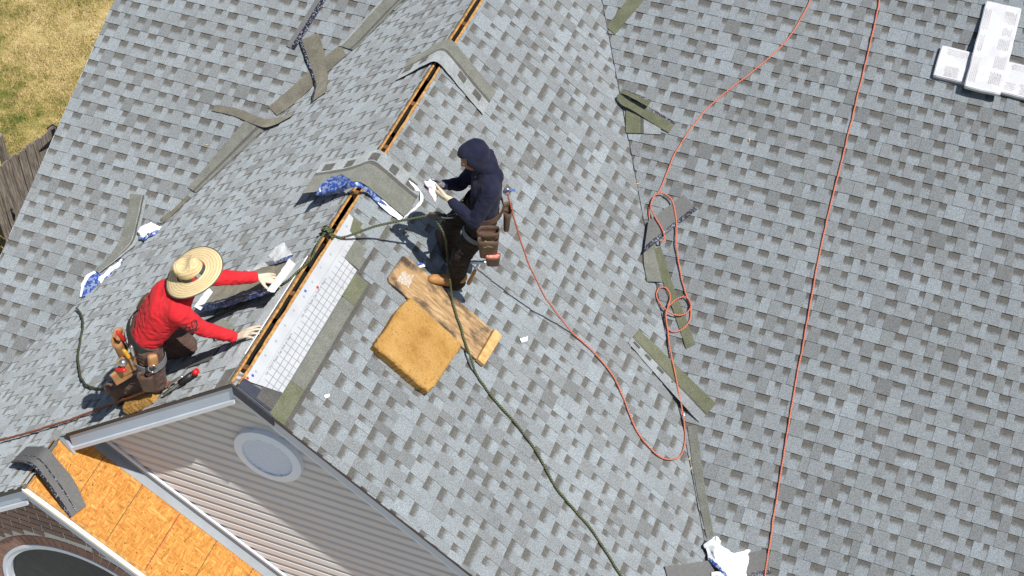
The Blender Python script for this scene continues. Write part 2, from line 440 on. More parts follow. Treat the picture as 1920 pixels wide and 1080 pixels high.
# ---- the open ridge: truss tops under the slot, sheathing seen as two raw edges
MOLDP = plain('aged_truss_wood', (.20, .095, .035, 1), (.10, .045, .018, 1), 30, .85, bump=.3)
for k, y in enumerate((.24, 1.02, 1.62, 2.20, 2.78, 3.36, 3.94, 4.52)):
    bm = bmesh.new(); box(bm, (-.06, y-.022, Z0-.22), (.06, y+.022, Z0-.092)); bevel(bm, .004)
    obj('truss_top', bm, MOLDP, house)
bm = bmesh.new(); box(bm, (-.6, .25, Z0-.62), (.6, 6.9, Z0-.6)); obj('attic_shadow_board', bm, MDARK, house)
for s_, PP in ((1, PR), (-1, PL)):                 # raw sheathing lip along the slot
    y = .02
    for k in range(4):
        y1 = y + (1.0, 1.3, 1.15, 1.4)[k]
        bm = bmesh.new(); n = 24; wob = []
        for i in range(n+1):
            yy = y + .003 + (y1-y-.006)*i/n; wob.append((yy*s_, -.033 + .009*noise.noise(V((yy*7, s_*3, 0))), -.053 + .004*noise.noise(V((yy*14, s_*7, 2)))))
        for i in range(n):
            a, b = wob[i], wob[i+1]
            if s_ < 0: a, b = b, a
            hexa(bm, [V((a[0], a[2], -.012)), V((b[0], b[2], -.012)), V((b[0], b[1], -.012)), V((a[0], a[1], -.012))],
                     [V((a[0], a[2], .004)), V((b[0], b[2], .004)), V((b[0], b[1], .004)), V((a[0], a[1], .004))])
        obj('sheathing_edge', bm, MEDGEWOOD, house, mat4=PP.M.copy()); y = y1
# ---- headlap of the uncovered top course beside the sheet (right slope) and along the ridge (left slope)
def patch(slope, PP, u0, u1, va, vb, m, h=.012, name='shingle'):
    bm = bmesh.new()
    b = [V((u0, va, h)), V((u1, va, h)), V((u1, vb, h-.004)), V((u0, vb, h-.004))]
    hexa(bm, b, [p + V((0, 0, .004)) for p in b]); obj(name, bm, m, slope, mat4=PP.M.copy())
for u0, u1, m in ((-.02, .32, MOLIVE), (.323, 1.22, MGREY), (1.223, 1.47, MOLIVE)):
    patch(SR, PR, u0, u1, -.478, -.345 if m is MOLIVE else -.36, m if m is MOLIVE else MGREEN, .013)
patch(SR, PR, -.02, 1.49, -.512, -.4785, MDARKG, .0125)
patch(SR, PR, .02, .19, -.345, -.20, MDARKG, .011)
patch(SR, PR, 1.52, 1.73, -.36, -.20, MGREEN, .012)
patch(SR, PR, 1.50, 1.72, -.395, -.36, MDARKG, .0125)
patch(SR, PR, 1.745, 1.9, -.22, -.055, MOLIVE, .012)
patch(SL, PL, -1.35, -.62, -.19, -.075, MGREY, .012); patch(SL, PL, -.617, -.17, -.19, -.075, MGREY, .0125)
patch(SL, PL, -.165, .02, -.19, -.075, MDARKG, .012); patch(SL, PL, -1.35, -.17, -.222, -.191, MGREY, .0125)
# ---- gable: fascia, soffit, siding, vent
def rake(name, xa, xb, za, zb, y0_, y1_, h0, h1, m, parent=house):
    """board following a slope from (xa,za) to (xb,zb), between y0_ and y1_, h0..h1 below the roof line"""
    bm = bmesh.new()
    b = [V((xa, y0_, za-h1)), V((xb, y0_, zb-h1)), V((xb, y1_, zb-h1)), V((xa, y1_, za-h1))]
    t = [V((xa, y0_, za-h0)), V((xb, y0_, zb-h0)), V((xb, y1_, zb-h0)), V((xa, y1_, za-h0))]
    if xa > xb: b, t = b[::-1], t[::-1]
    hexa(bm, b, t); return obj(name, bm, m, parent)
WY = .20
def lean_fascia(xa, xb, za, zb, y, hh=.185):
    bm = bmesh.new(); pr = [(y, .015), (y+.006, hh), (y+.030, hh), (y+.02, .015)]
    hexa(bm, [V((xa, yy, za-h)) for yy, h in pr], [V((xb, yy, zb-h)) for yy, h in pr]); bmesh.ops.recalc_face_normals(bm, faces=bm.faces)
    return obj('fascia', bm, MFASC, house)
MFASC = plain('fascia_wrap', (.47, .54, .64, 1), (.44, .505, .60, 1), 3, .5)
zs = lambda x: Z0 - TA*abs(x)
for xe in (XB+.12, 4.0):
    xa = 0
    lean_fascia(xa, xe, zs(0), zs(xe), -.016, .185 if xe < 0 else .165)
    if xe < 0: rake('fascia_trim', xa, xe, zs(0), zs(xe), -.034, -.0125, .16, .20, MWHITE)
    rake('soffit', xa, xe, zs(0), zs(xe), .0145, WY+.02, .165 if xe < 0 else .145, .18 if xe < 0 else .16, MWHITE)
rake('drip_edge', 0.005, XB+.10, zs(0)+.012, zs(XB+.10)+.012, -.028, -.0165, -.010, .022, MBRNMET)
rake('drip_edge', .005, .30, zs(0)+.012, zs(.30)+.012, -.028, -.013, -.006, .10, MNAVYMET)
rake('drip_edge', .302, 4.0, zs(.302)+.01, zs(4)+.01, -.026, -.013, 0, .03, MBRNMET)
bm = bmesh.new(); b = [PR.p(.004, -.04, .001), PR.p(.085, -.04, .001), PR.p(.12, -.34, .001), PR.p(.004, -.34, .001)]
hexa(bm, b, [p + PR.N*.006 for p in b]); obj('ice_membrane', bm, MNAVYMET, house)
bm = bmesh.new()                                     # flared metal end where the rake meets the bare roof
q = [PO.hit(108, 820, .02), PO.hit(139, 852, .012), PO.hit(147, 836, .03), PO.hit(133, 816, .06), PO.hit(116, 812, .07)]
hexa(bm, [p - PO.N*.01 for p in q], q); bmesh.ops.recalc_face_normals(bm, faces=bm.faces)
obj('fascia_return', bm, MGALV, house)
wall = None
bm = bmesh.new(); q = [(-1.9, -3.5), (3.6, -3.5), (3.6, -3.2), (0, -.14), (-1.9, -1.9)]
hexa(bm, [V((x, WY+.14, Z0+z)) for x, z in q[::-1]], [V((x, WY+.03, Z0+z)) for x, z in q[::-1]])
wall = obj('gable_wall', bm, MDARK, house)
def siding_material():
    b = NB('taupe_lap_siding'); P = b.objc()
    n = b.noise(b.stretch(P, (1.5, 40, 60)), 1, 3); n2 = b.noise(P, 1.3, 2)
    b.bump(n, .12, .003)
    col = b.mix(n2, (.56, .55, .545, 1), (.62, .61, .605, 1))
    return b.done(col, .55)
MSIDE = siding_material()
SE = .1015
for k in range(34):
    zt = -.16 - k*SE; zb = zt - SE
    xr = min(3.6, (-zt)/TA + .0); xl = -min((-zt)/TA, 1.9)
    xl2 = max(xl, XB + (ZB-Z0-zb)/TA - .12) if zb < ZB-Z0 else xl
    if xr - xl2 < .05: continue
    bm = bmesh.new()
    prof = [(WY+.022, zt+.012), (WY+.013, zt), (WY+.009, zt-.032), (WY-.004, zt-.047), (WY-.008, zb+.004), (WY-.006, zb), (WY+.006, zb), (WY+.026, zb+.004)]
    a = [V((xl2, y, Z0+z)) for y, z in prof]; c = [V((xr, y, Z0+z)) for y, z in prof]
    hexa(bm, a, c); bmesh.ops.recalc_face_normals(bm, faces=bm.faces); obj('siding_board', bm, MSIDE, wall)
def disc_ring(bm, c, r0, r1, y0_, y1_, n=48, mi=0):
    """flat ring in the xz plane, front at y0_"""
    for i in range(n):
        a, b = 2*math.pi*i/n, 2*math.pi*(i+1)/n
        P = lambda r, t, y: V((c[0]+r*math.cos(t), y, c[1]+r*math.sin(t)))
        quad(bm, [P(r0, a, y0_), P(r1, a, y0_+.006), P(r1, b, y0_+.006), P(r0, b, y0_)], mi)
        quad(bm, [P(r1, a, y0_+.006), P(r1, a, y1_), P(r1, b, y1_), P(r1, b, y0_+.006)], mi)
        quad(bm, [P(r0, b, y0_), P(r0, b, y1_), P(r0, a, y1_), P(r0, a, y0_)], mi)
    bmesh.ops.recalc_face_normals(bm, faces=bm.faces)
VC = (.075, Z0-1.035)
bm = bmesh.new(); disc_ring(bm, VC, .215, .285, WY-.055, WY+.01); MVENT = plain('white_vent_plastic', (.70, .79, .93, 1), (.66, .75, .89, 1), 3, .4); vent = obj('gable_vent', bm, MVENT, house, smooth=False)
vent['label'] = 'round white louvred gable vent'
bm = bmesh.new(); disc_ring(bm, VC, .002, .222, WY-.030, WY+.0, 40); obj('screen', bm, plain('vent_screen', (.86, .92, .98, 1), (.80, .86, .93, 1), 60, .5), vent)
MLOUV = plain('vent_louvre_plastic', (.88, .93, .98, 1), (.84, .89, .95, 1), 3, .4)
for i in range(15):
    z = -.196 + i*.028; hw = math.sqrt(max(0, .214**2 - z*z))
    if hw < .03: continue
    bm = bmesh.new(); b = [V((VC[0]-hw, WY-.042, VC[1]+z-.010)), V((VC[0]+hw, WY-.042, VC[1]+z-.010)), V((VC[0]+hw, WY-.026, VC[1]+z+.006)), V((VC[0]-hw, WY-.026, VC[1]+z+.006))]
    hexa(bm, b, [p + V((0, -.001, .006)) for p in b]); obj('louvre', bm, MLOUV, vent)
# ---- small front gable: bare strand board roof, flashing, fascia, brick wall, arched window
YF = -.53
PO2 = PO
bm = bmesh.new(); q = [(YF, -.03), (YF, -3.6), (WY+.02, -3.6), (WY+.02, -.03)]
hexa(bm, [V((u, v, -.016)) for u, v in q][::-1], [V((u, v, 0)) for u, v in q][::-1])
bmesh.ops.recalc_face_normals(bm, faces=bm.faces)
osb = obj('bare_roof_deck', bm, MOSB, house, mat4=PO.M.copy()); osb['label'] = 'bare orange strand board deck on the small front gable'
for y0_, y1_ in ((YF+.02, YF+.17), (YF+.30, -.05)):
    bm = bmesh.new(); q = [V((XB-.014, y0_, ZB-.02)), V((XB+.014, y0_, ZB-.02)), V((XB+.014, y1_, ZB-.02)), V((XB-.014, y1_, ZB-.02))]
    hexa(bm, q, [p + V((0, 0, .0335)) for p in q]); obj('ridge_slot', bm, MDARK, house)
for s_, PP in ((1, PO),):
    bm = bmesh.new(); box(bm, (YF, -.032, .0005), (-.02, -.016, .012)); obj('sheathing_edge', bm, MEDGEWOOD, house, mat4=PP.M.copy())
bm = bmesh.new(); box(bm, (YF, vS-.034, .001), (-.02, vS-.014, .014)); bm2 = bm
M2 = PL.M @ Matrix.Scale(-1, 4, V((1, 0, 0)))
for v in bm.verts: v.co = V((-v.co.x, v.co.y, v.co.z))
bmesh.ops.recalc_face_normals(bm, faces=bm.faces); obj('sheathing_edge', bm, MEDGEWOOD, house, mat4=PL.M.copy())
# step flashing: an L of metal where the deck meets the siding
bm = bmesh.new(); a, c = -.02, -3.4
b = [PO.p(WY-.095, a-.25, .002), PO.p(WY-.095, c, .002), PO.p(WY-.012, c, .002), PO.p(WY-.012, a-.25, .002)]
hexa(bm, b[::-1], [p + PO.N*.003 for p in b[::-1]]); bmesh.ops.recalc_face_normals(bm, faces=bm.faces); obj('flashing', bm, MGALV, house)
bm = bmesh.new(); zf = lambda x, h: V((x, WY-.016, ZB - TA*(x-XB) + h))
b = [zf(XB+.2, .004), zf(XB+2.7, .004), zf(XB+2.7, .10), zf(XB+.2, .10)]
hexa(bm, [p + V((0, .004, 0)) for p in b], b); bmesh.ops.recalc_face_normals(bm, faces=bm.faces); obj('flashing', bm, MGALV, house)
bm = bmesh.new(); b = [zf(XB+.18, .095), zf(XB+2.7, .095), zf(XB+2.7, .125), zf(XB+.18, .125)]
hexa(bm, [p + V((0, .006, 0)) for p in b], [p + V((0, -.012, 0)) for p in b]); bmesh.ops.recalc_face_normals(bm, faces=bm.faces); obj('siding_trim', bm, MWHITE, house)
zb_ = lambda x: ZB - TA*abs(x-XB)
for xe in (XB-2.2, XB+2.7):
    lean_fascia(XB, xe, ZB, zb_(xe), YF-.006)
    rake('soffit', XB, xe, ZB, zb_(xe), YF+.0205, YF+.17, .175, .19, MWHITE)
rake('fascia_trim', XB, XB-2.2, ZB, zb_(XB-2.2), YF-.026, YF-.0045, .17, .215, MWHITE)
rake('drip_edge', XB-.005, XB+2.7, ZB, zb_(XB+2.695), YF-.030, YF+.006, -.008, .030, MCREAM)
rake('drip_edge', XB, XB-2.2, ZB+.01, zb_(XB-2.2)+.01, YF-.03, YF-.005, -.008, .03, MBLACK)
rake('sheathing_edge', XB+.01, XB+2.7, ZB, zb_(XB+2.69), YF+.0065, YF+.034, -.006, .0, MEDGEWOOD)
BY = YF + .15                                       # face of the brick wall
AC, AR = (-1.66, Z0-3.36), .86                      # arch centre and radius of the window opening
MMORT = plain('mortar', (.60, .58, .55, 1), (.52, .50, .47, 1), 40, .9, bump=.3)
def brick_material(name, c1, c2, c3):
    b = NB(name); P = b.pos(); r = b.n('ObjectInfo').outputs['Random']
    col = b.ramp(r, [(0, c1), (.5, c2), (1, c3)])
    col = b.mix(1, col, b.ramp(b.noise(P, 60, 4, .7), [(.3, (.72, .7, .7)), (.7, (1.2, 1.2, 1.2))]), 'MULTIPLY')
    b.bump(b.noise(P, 120, 3), .4, .004); return b.done(col, .9)
MBRICK = brick_material('brown_brick', (.23, .155, .125), (.28, .19, .155), (.20, .14, .12))
MARCHB = brick_material('red_arch_brick', (.27, .15, .115), (.32, .185, .145), (.24, .135, .105))
bm = bmesh.new()
def arch_wall(bm, y0_, y1_):
    """brick gable with an arched opening: strips above the arch"""
    n = 40; x0, x1 = XB-2.3, XB+2.3
    cols = sorted(set([x0, x1, XB] + [AC[0]-AR*math.cos(math.pi*i/n) for i in range(n+1)]))
    for a, b in zip(cols, cols[1:]):
        def lo(x):
            d = AR*AR - (x-AC[0])**2
            return AC[1] + math.sqrt(d) if d > 1e-9 else (AC[1] if abs(x-AC[0]) < AR+1e-6 else AC[1]-1.2)
        m = (a+b)/2
        la, lb = (lo(a), lo(b)) if abs(m-AC[0]) < AR else (AC[1]-1.2, AC[1]-1.2)
        q = [V((a, y0_, la)), V((b, y0_, lb)), V((b, y0_, zb_(b)-.10)), V((a, y0_, zb_(a)-.10))]
        if q[3].z <= q[0].z+.01 or q[2].z <= q[1].z+.01: continue
        hexa(bm, [p + V((0, y1_-y0_, 0)) for p in q], q)
arch_wall(bm, BY+.006, BY+.1); bmesh.ops.recalc_face_normals(bm, faces=bm.faces)
bwall = obj('brick_wall', bm, MMORT, house)
def brick(x0, x1, z0, z1, m=None, poly=None):
    bm = bmesh.new(); q = poly or [(x0, z0), (x1, z0), (x1, z1), (x0, z1)]
    fr = [V((x, BY - rng.uniform(0, .002), z)) for x, z in q]
    hexa(bm, [p + V((0, .05, 0)) for p in fr], fr); bmesh.ops.recalc_face_normals(bm, faces=bm.faces)
    bm.faces.ensure_lookup_table(); obj('brick', bm, m or MBRICK, bwall)
ROW = .082; AO = AR + .115
for r in range(20):
    z = Z0 - 1.75 - r*ROW
    x = XB - 1.5 - (.105 if r % 2 else 0)
    while x < XB + 1.2:
        x0, x1 = x + .005, x + .205
        zc = z + ROW/2
        if z + ROW < zb_((x0+x1)/2) - .05 and proj(V((x1, BY, z)))[1] < 1150 and proj(V((x1, BY, z)))[0] > -60:
            # stay clear of the arch ring
            d0 = math.hypot(x0-AC[0], z-AC[1]); d1 = math.hypot(x1-AC[0], z-AC[1])
            if z > AC[1]:
                need = AO + .006; h = AO*AO - (z-AC[1])**2
                if h > 0:
                    xi = math.sqrt((need)**2 - (z-AC[1])**2)
                    L_, R_ = AC[0]-xi, AC[0]+xi
                    if x0 >= L_ and x1 <= R_: x += .21; continue
                    if x0 < L_ < x1: x1 = L_
                    elif x0 < R_ < x1: x0 = R_
                if x1 - x0 > .02: brick(x0+.003, x1-.003, z+.008, z+ROW-.006)
        x += .21
NA = 40
for i in range(NA):
    t0, t1 = math.pi*(i+.07)/NA, math.pi*(i+.93)/NA
    p = [(AC[0]+r*math.cos(t), AC[1]+r*math.sin(t)) for r, t in ((AR+.006, t1), (AR+.006, t0), (AO, t0), (AO, t1))]
    c_ = proj(V((p[0][0], BY, p[0][1])))
    if c_[1] < 1200 and c_[0] > -80: brick(0, 0, 0, 0, MARCHB, p)
bm = bmesh.new()
def arc_ring(bm, r0, r1, y0_, y1_, n=40):
    for i in range(n):
        a, b = math.pi*i/n, math.pi*(i+1)/n
        P = lambda r, t, y: V((AC[0]+r*math.cos(t), y, AC[1]+r*math.sin(t)))
        hexa(bm, [P(r0, a, y1_), P(r1, a, y1_), P(r1, b, y1_), P(r0, b, y1_)], [P(r0, a, y0_), P(r1, a, y0_), P(r1, b, y0_), P(r0, b, y0_)])
    for s_ in (-1, 1):
        x0, x1 = AC[0]+s_*r0, AC[0]+s_*r1
        box(bm, (min(x0, x1), y0_, AC[1]-1.2), (max(x0, x1), y1_, AC[1]))
    bmesh.ops.recalc_face_normals(bm, faces=bm.faces)
arc_ring(bm, AR-.032, AR-.002, BY-.008, BY+.06)
MVINYL = plain('white_vinyl', (.66, .70, .77, 1), (.60, .64, .71, 1), 4, .35)
wind = obj('arched_window', bm, MVINYL, house); wind['label'] = 'white framed arched window under the brick arch'
bm = bmesh.new(); arc_ring(bm, AR-.075, AR-.0325, BY+.008, BY+.06); obj('window_sash', bm, MVINYL, wind)
def glass_material():
    b = NB('dark_window_glass'); P = b.objc()
    n = b.noise(P, 14, 3)
    return b.done(b.ramp(n, [(.4, (.006, .010, .011)), (.62, (.014, .022, .022))]), .15, spec=.12)
bm = bmesh.new(); n = 36
q = [V((AC[0]+(AR-.074)*math.cos(math.pi*i/n), BY+.042, AC[1]+(AR-.074)*math.sin(math.pi*i/n))) for i in range(n+1)] + [V((AC[0]-(AR-.074), BY+.042, AC[1]-1.2)), V((AC[0]+(AR-.074), BY+.042, AC[1]-1.2))]
hexa(bm, [p + V((0, .006, 0)) for p in q], q); bmesh.ops.recalc_face_normals(bm, faces=bm.faces); obj('pane', bm, glass_material(), wind)
for t in ():
    bm = bmesh.new(); box(bm, (-.013, BY+.030, 0), (.013, BY+.041, AR-.12)); M_ = Matrix.Translation(V((AC[0], 0, AC[1]))) @ Matrix.Rotation(math.pi*(t-.5)*1.6, 4, 'Y')
    for v in bm.verts: v.co = M_ @ v.co
    obj('muntin', bm, MVINYL, wind)
# ---- walls that carry the roofs (below and behind what the picture shows)
MWALLB = brick_material('far_brick', (.26, .15, .12), (.30, .18, .14), (.24, .14, .11))
def wallbox(lo, hi): 
    bm = bmesh.new(); box(bm, lo, hi); obj('house_wall', bm, MWALLB, house)
wallbox((-3.6, .55, 0), (11.7, .75, Z0-3.35)); wallbox((-3.6, .752, 0), (-3.4, 16, Z0-3.2)); wallbox((11.5, .752, 0), (11.7, 16, Z0-3.2)); wallbox((-3.398, 15.8, 0), (11.498, 16, Z0-3.3))
wallbox((-3.7, BY+.102, 0), (-3.5, .54, Z0-3.3)); wallbox((3.5, .36, 0), (3.7, .54, Z0-3.3))
wallbox((-3.5, BY+.02, 0), (.6, BY+.18, Z0-4.56)); wallbox((.6, .345, 0), (3.5, .5, Z0-3.5))
bm = bmesh.new(); hexa(bm, [V((-3.6, .75, Z0-3.2)), V((-3.6, 16, Z0-3.2)), V((-3.6, 12, Z0+2.1)), V((-3.6, 11.2, Z0+1.7))], [V((-3.42, .75, Z0-3.2)), V((-3.42, 16, Z0-3.2)), V((-3.42, 12, Z0+2.1)), V((-3.42, 11.2, Z0+1.7))])
bmesh.ops.recalc_face_normals(bm, faces=bm.faces); obj('house_wall', bm, MWALLB, house)
MFAR = granule('far_shingles', (.17, .18, .185, 1), (.24, .26, .27, 1))
for lo, hi in ((( -3.97, 2.2), (12, 5.2)), ((8.2, VE), (12, 2.2))):
    bm = bmesh.new(); box(bm, (lo[0], lo[1], .001), (hi[0], hi[1], .01)); obj('roof_sheet', bm, MFAR, house, mat4=PM.M.copy())
ry = Y0 + 5.2*cb; rz = Z0 + 5.2*sb
bm = bmesh.new(); b = [V((-3.97, ry, rz-.02)), V((12, ry, rz-.02)), V((12, 16.6, rz-(16.6-ry)*.95)), V((-3.97, 16.6, rz-(16.6-ry)*.95))]
hexa(bm, b, [p + V((0, 0, .03)) for p in b]); obj('roof_slope', bm, MFAR, house)
bm = bmesh.new(); box(bm, (-3.995, VE, -.15), (-3.971, 5.2, .004)); obj('fascia', bm, MWHITE, house, mat4=PM.M.copy())
# ------------------------------------------------------------------ ground, lawn, gate
def lawn_material():
    b = NB('dry_lawn'); P = b.pos()
    n1 = b.noise(P, .55, 4, .6); n2 = b.noise(P, 5, 4, .65); n3 = b.noise(P, 40, 2, .7)
    col = b.ramp(b.math('ADD', b.math('MULTIPLY', n1, .55), b.math('MULTIPLY', n2, .45)), [(.36, (.085, .115, .022)), (.43, (.19, .175, .05)), (.51, (.33, .26, .10)), (.62, (.45, .35, .17))])
    col = b.mix(1, col, b.ramp(n3, [(.3, (.6, .6, .6)), (.7, (1.35, 1.35, 1.35))]), 'MULTIPLY')
    b.bump(n3, .6, .03); return b.done(col, .95, spec=.1)
bm = bmesh.new(); R_ = 900
quad(bm, [V((-R_, -R_, 0)), V((R_, -R_, 0)), V((R_, R_, 0)), V((-R_, R_, 0))]); obj('ground', bm, lawn_material(), kind='structure', mat4=Matrix.Identity(4))
bm = bmesh.new(); quad(bm, [V((-9, -16, .006)), V((15, -16, .006)), V((15, -.75, .006)), V((-9, -.75, .006))]); obj('added_bounce_apron', bm, plain('bounce_grey', (.38, .38, .37, 1), (.32, .32, .31, 1), 2, .9, bump=.2), kind='structure', mat4=Matrix.Identity(4))  # unseen grey sheet, added to bounce neutral light onto the gable wall
bm = bmesh.new(); quad(bm, [V((-9.6, -2, .004)), V((-3.6, -2, .004)), V((-3.6, 8.2, .004)), V((-7.6, 8.2, .004))]); quad(bm, [V((-9.6, -2, .004)), V((-7.6, 8.2, .004)), V((-8.0, 7.4, .004)), V((-9.9, 3, .004))])
obj('bare_soil', bm, plain('mulch_soil', (.12, .075, .05, 1), (.2, .14, .09, 1), 6, .95, bump=.5), kind='structure', mat4=Matrix.Identity(4))
# grass blades over the part of the lawn in view
def grass_material():
    b = NB('grass_blades'); P = b.pos(); n1 = b.noise(P, .55, 4, .6); n2 = b.noise(P, 5, 4, .65); n3 = b.noise(P, 60, 1)
    col = b.ramp(b.math('ADD', b.math('MULTIPLY', n1, .55), b.math('MULTIPLY', n2, .45)), [(.36, (.10, .14, .025)), (.43, (.23, .21, .06)), (.51, (.40, .32, .12)), (.62, (.53, .42, .21))])
    col = b.mix(1, col, b.ramp(n3, [(.3, (.7, .7, .7)), (.7, (1.3, 1.3, 1.3))]), 'MULTIPLY')
    return b.done(col, .8)
vs, fs = [], []; rg = random.Random(3)
while len(fs) < 42000:
    x, y = rg.uniform(-13.2, -7.2), rg.uniform(6.5, 14.2); q = proj(V((x, y, 0)))
    if not (-25 < q[0] < 240 and -25 < q[1] < 480): continue
    if rg.random() > .45 + noise.noise(V((x*2.2, y*2.2, 0)))*.9: continue
    h, a, l = rg.uniform(.02, .07), rg.uniform(0, 6.283), rg.uniform(.0, .05); w_ = rg.uniform(.003, .008)
    dx, dy = math.cos(a), math.sin(a); k = len(vs)
    vs += [(x-dy*w_, y+dx*w_, 0), (x+dy*w_, y-dx*w_, 0), (x+dx*l, y+dy*l, h)]; fs.append((k, k+1, k+2))
me = bpy.data.meshes.new('lawn_grass'); me.from_pydata(vs, [], fs); me.materials.append(grass_material())
link(bpy.data.objects.new('lawn_grass', me), None, 'short straw coloured and green lawn grass beside the house', 'grass', None, 'stuff')
# gate of weathered pickets
def wood_material(name, stops, sc=(60, 60, 5), stain=.5):
    b = NB(name); P = b.objc(); r = b.n('ObjectInfo').outputs['Random']
    off = b.n('VectorMath', operation='ADD'); cx = b.n('CombineXYZ'); b.l(b.math('MULTIPLY', r, 37), cx.inputs[0]); b.l(b.math('MULTIPLY', r, 11), cx.inputs[2]); b.l(P, off.inputs[0]); b.l(cx.outputs[0], off.inputs[1])
    g = b.noise(b.stretch(off.outputs[0], sc), 1, 4, .6, .6); s = b.noise(off.outputs[0], 7, 3)
    col = b.ramp(g, stops); col = b.mix(b.math('MULTIPLY', b.math('SUBTRACT', s, .5), 2.2*stain, clamp=True), col, tuple(c*.35 for c in stops[0][1][:3])+(1,))
    b.bump(g, .35, .003); return b.done(col, .85)
MPICK = wood_material('weathered_cedar', [(.32, (.07, .055, .046)), (.5, (.18, .155, .13)), (.66, (.33, .29, .245))], (70, 70, 4))
GH = 1.82; G0 = PG.hit(0, 0); TOP = Plane((0, 0, GH), (1, 0, 0), (0, 1, 0))
ga = TOP.hit(103, 236); gb = TOP.hit(-14, 318); gd = (gb-ga); gl = gd.length; gd.normalize(); gn = V((gd.y, -gd.x, 0))
if gn.dot(CAMC-ga) < 0: gn = -gn
gate = thing('wooden_gate', (ga.x, ga.y, 0), 'weathered wooden picket gate with black hinges beside the lawn', 'gate')
npk = 9; pw = gl/8
for i in range(npk):
    c = V((ga.x, ga.y, 0)) + gd*(pw*(i+.5)); h = GH + rg.uniform(-.02, .02); a = pw/2 - .004
    bm = bmesh.new(); prof = [(-a, .06), (a, .06), (a, h-.035), (a-.035, h), (-a+.035, h), (-a, h-.035)]
    tw = rg.uniform(-.008, .008); h += rg.uniform(-.03, .02); c = c + gn*rg.uniform(-.006, .006)
    b = [c + gd*x + V((0, 0, z)) - gn*.009 for x, z in prof]; t = [c + gd*x + V((0, 0, z)) + gn*(.009+tw*(1 if x > 0 else -1)) for x, z in prof]
    hexa(bm, b, t); bmesh.ops.recalc_face_normals(bm, faces=bm.faces)
    o = obj('picket', bm, MPICK, gate)
for z in (.35, 1.5):
    bm = bmesh.new(); M_ = Matrix(((gd.x, gn.x, 0, ga.x), (gd.y, gn.y, 0, ga.y), (0, 0, 1, 0), (0, 0, 0, 1)))
    box(bm, (0, -.05, z-.045), (gl*1.1, -.0125, z+.045), 0, M_); bmesh.ops.recalc_face_normals(bm, faces=bm.faces); obj('rail', bm, MPICK, gate)
M_ = Matrix(((gd.x, gn.x, 0, ga.x), (gd.y, gn.y, 0, ga.y), (0, 0, 1, 0), (0, 0, 0, 1)))
def strap(z, x0, x1, h=.05):
    bm = bmesh.new(); q = [(x0, z-h), (x1, z-.008), (x1, z+.008), (x0, z+h)]
    hexa(bm, [M_ @ V((x, .0165, zz)) for x, zz in q], [M_ @ V((x, .026, zz)) for x, zz in q]); box(bm, (x0-.03, .016, z-.07), (x0-.001, .05, z+.07), 0, M_)
    tube(bm, [M_ @ V((x0-.015, .052, z-.08)), M_ @ V((x0-.015, .052, z+.08))], .012, 8)
    bmesh.ops.recalc_face_normals(bm, faces=bm.faces); obj('strap_hinge', bm, MBLACK, gate)
strap(1.62, .10, .36); strap(.40, .10, .36)
bm = bmesh.new(); box(bm, (-.02, -.08, 1.5), (.085, .012, 1.80), 0, M_); bmesh.ops.recalc_face_normals(bm, faces=bm.faces); obj('corner_bracket', bm, MBLACK, gate)
for x, z, l in ((gl*.93, .92, .20), (gl*.87, .62, .12)):
    bm = bmesh.new(); box(bm, (x-.015, .0165, z-l/2), (x+.015, .035, z+l/2), 0, M_); tube(bm, [M_ @ V((x, .035, z-l*.4)), M_ @ V((x, .075, z)), M_ @ V((x, .035, z+l*.4))], .008, 6)
    bmesh.ops.recalc_face_normals(bm, faces=bm.faces); obj('latch', bm, MBLACK, gate)
# fence run behind the gate
fb = PG.hit(-30, 330); fd = V((-.55, -.83, 0))
post = thing('fence_post', (gb.x-.25, gb.y+.55, 0), 'dark brown wooden fence post behind the picket gate', 'post')
bm = bmesh.new(); c = V((gb.x-.25, gb.y+.55, 0)); box(bm, (c.x-.05, c.y-.05, 0), (c.x+.05, c.y+.05, 1.9)); bevel(bm, .008); obj('shaft', bm, MPICK, post)
bm = bmesh.new(); hexa(bm, [c + V((x, y, 1.9)) for x, y in ((-.06, -.06), (.06, -.06), (.06, .06), (-.06, .06))], [c + V((x, y, 1.96)) for x, y in ((-.02, -.02), (.02, -.02), (.02, .02), (-.02, .02))]); obj('post_cap', bm, MPICK, post)
# ------------------------------------------------------------------ loose things on the roof
def sheet(name, label, cat, A, B, bands, group=None, parent=None, **kw):
    kw.setdefault('amp', .003); kw.setdefault('freq', 18); kw.setdefault('n', 18)
    bm, mats = ribbon(A, B, bands, edge=kw.pop('edge', MEDGE), back=kw.pop('back', MBACK), **kw)
    k = dict(label=label) if label else {}
    if cat: k['category'] = cat
    o = obj(name, bm, mats, parent)
    for a, b in k.items(): o[a] = b
    if group: o['group'] = group
    return o
LG = 'loose shingle pieces'
sheet('loose_shingle', 'narrow upside down shingle strip with black sealant line at the top edge', 'shingle', S([(537, 86, .02), (566, 40), (605, -22)]), S([(552, 94, .02), (583, 46), (622, -18)]), [(.5, MBACK), (.5, MTAR)], LG)
sheet('loose_shingle', 'upside down shingle bent across the left valley, black sealant line on its edge', 'shingle', S([(561, 76, .045), (575, 115, .045), (590, 158, .06), (588, 175, .04), (584, 192, .025)]), S([(597, 62, .03), (606, 90, .04), (614, 134, .07), (614, 150, .045), (612, 172, .025)]), [(.13, MTAR), (.6, MBROWN), (.27, MBROWN)], LG)
sheet('loose_shingle', 'dark brown shingle strip lying in the left valley under the bent shingle', 'shingle', S([(503, 201), (540, 170), (578, 135), (640, 82)]), S([(520, 217), (553, 193), (583, 165), (648, 104)]), [(.4, MBROWN), (.6, MBROWN)], LG)
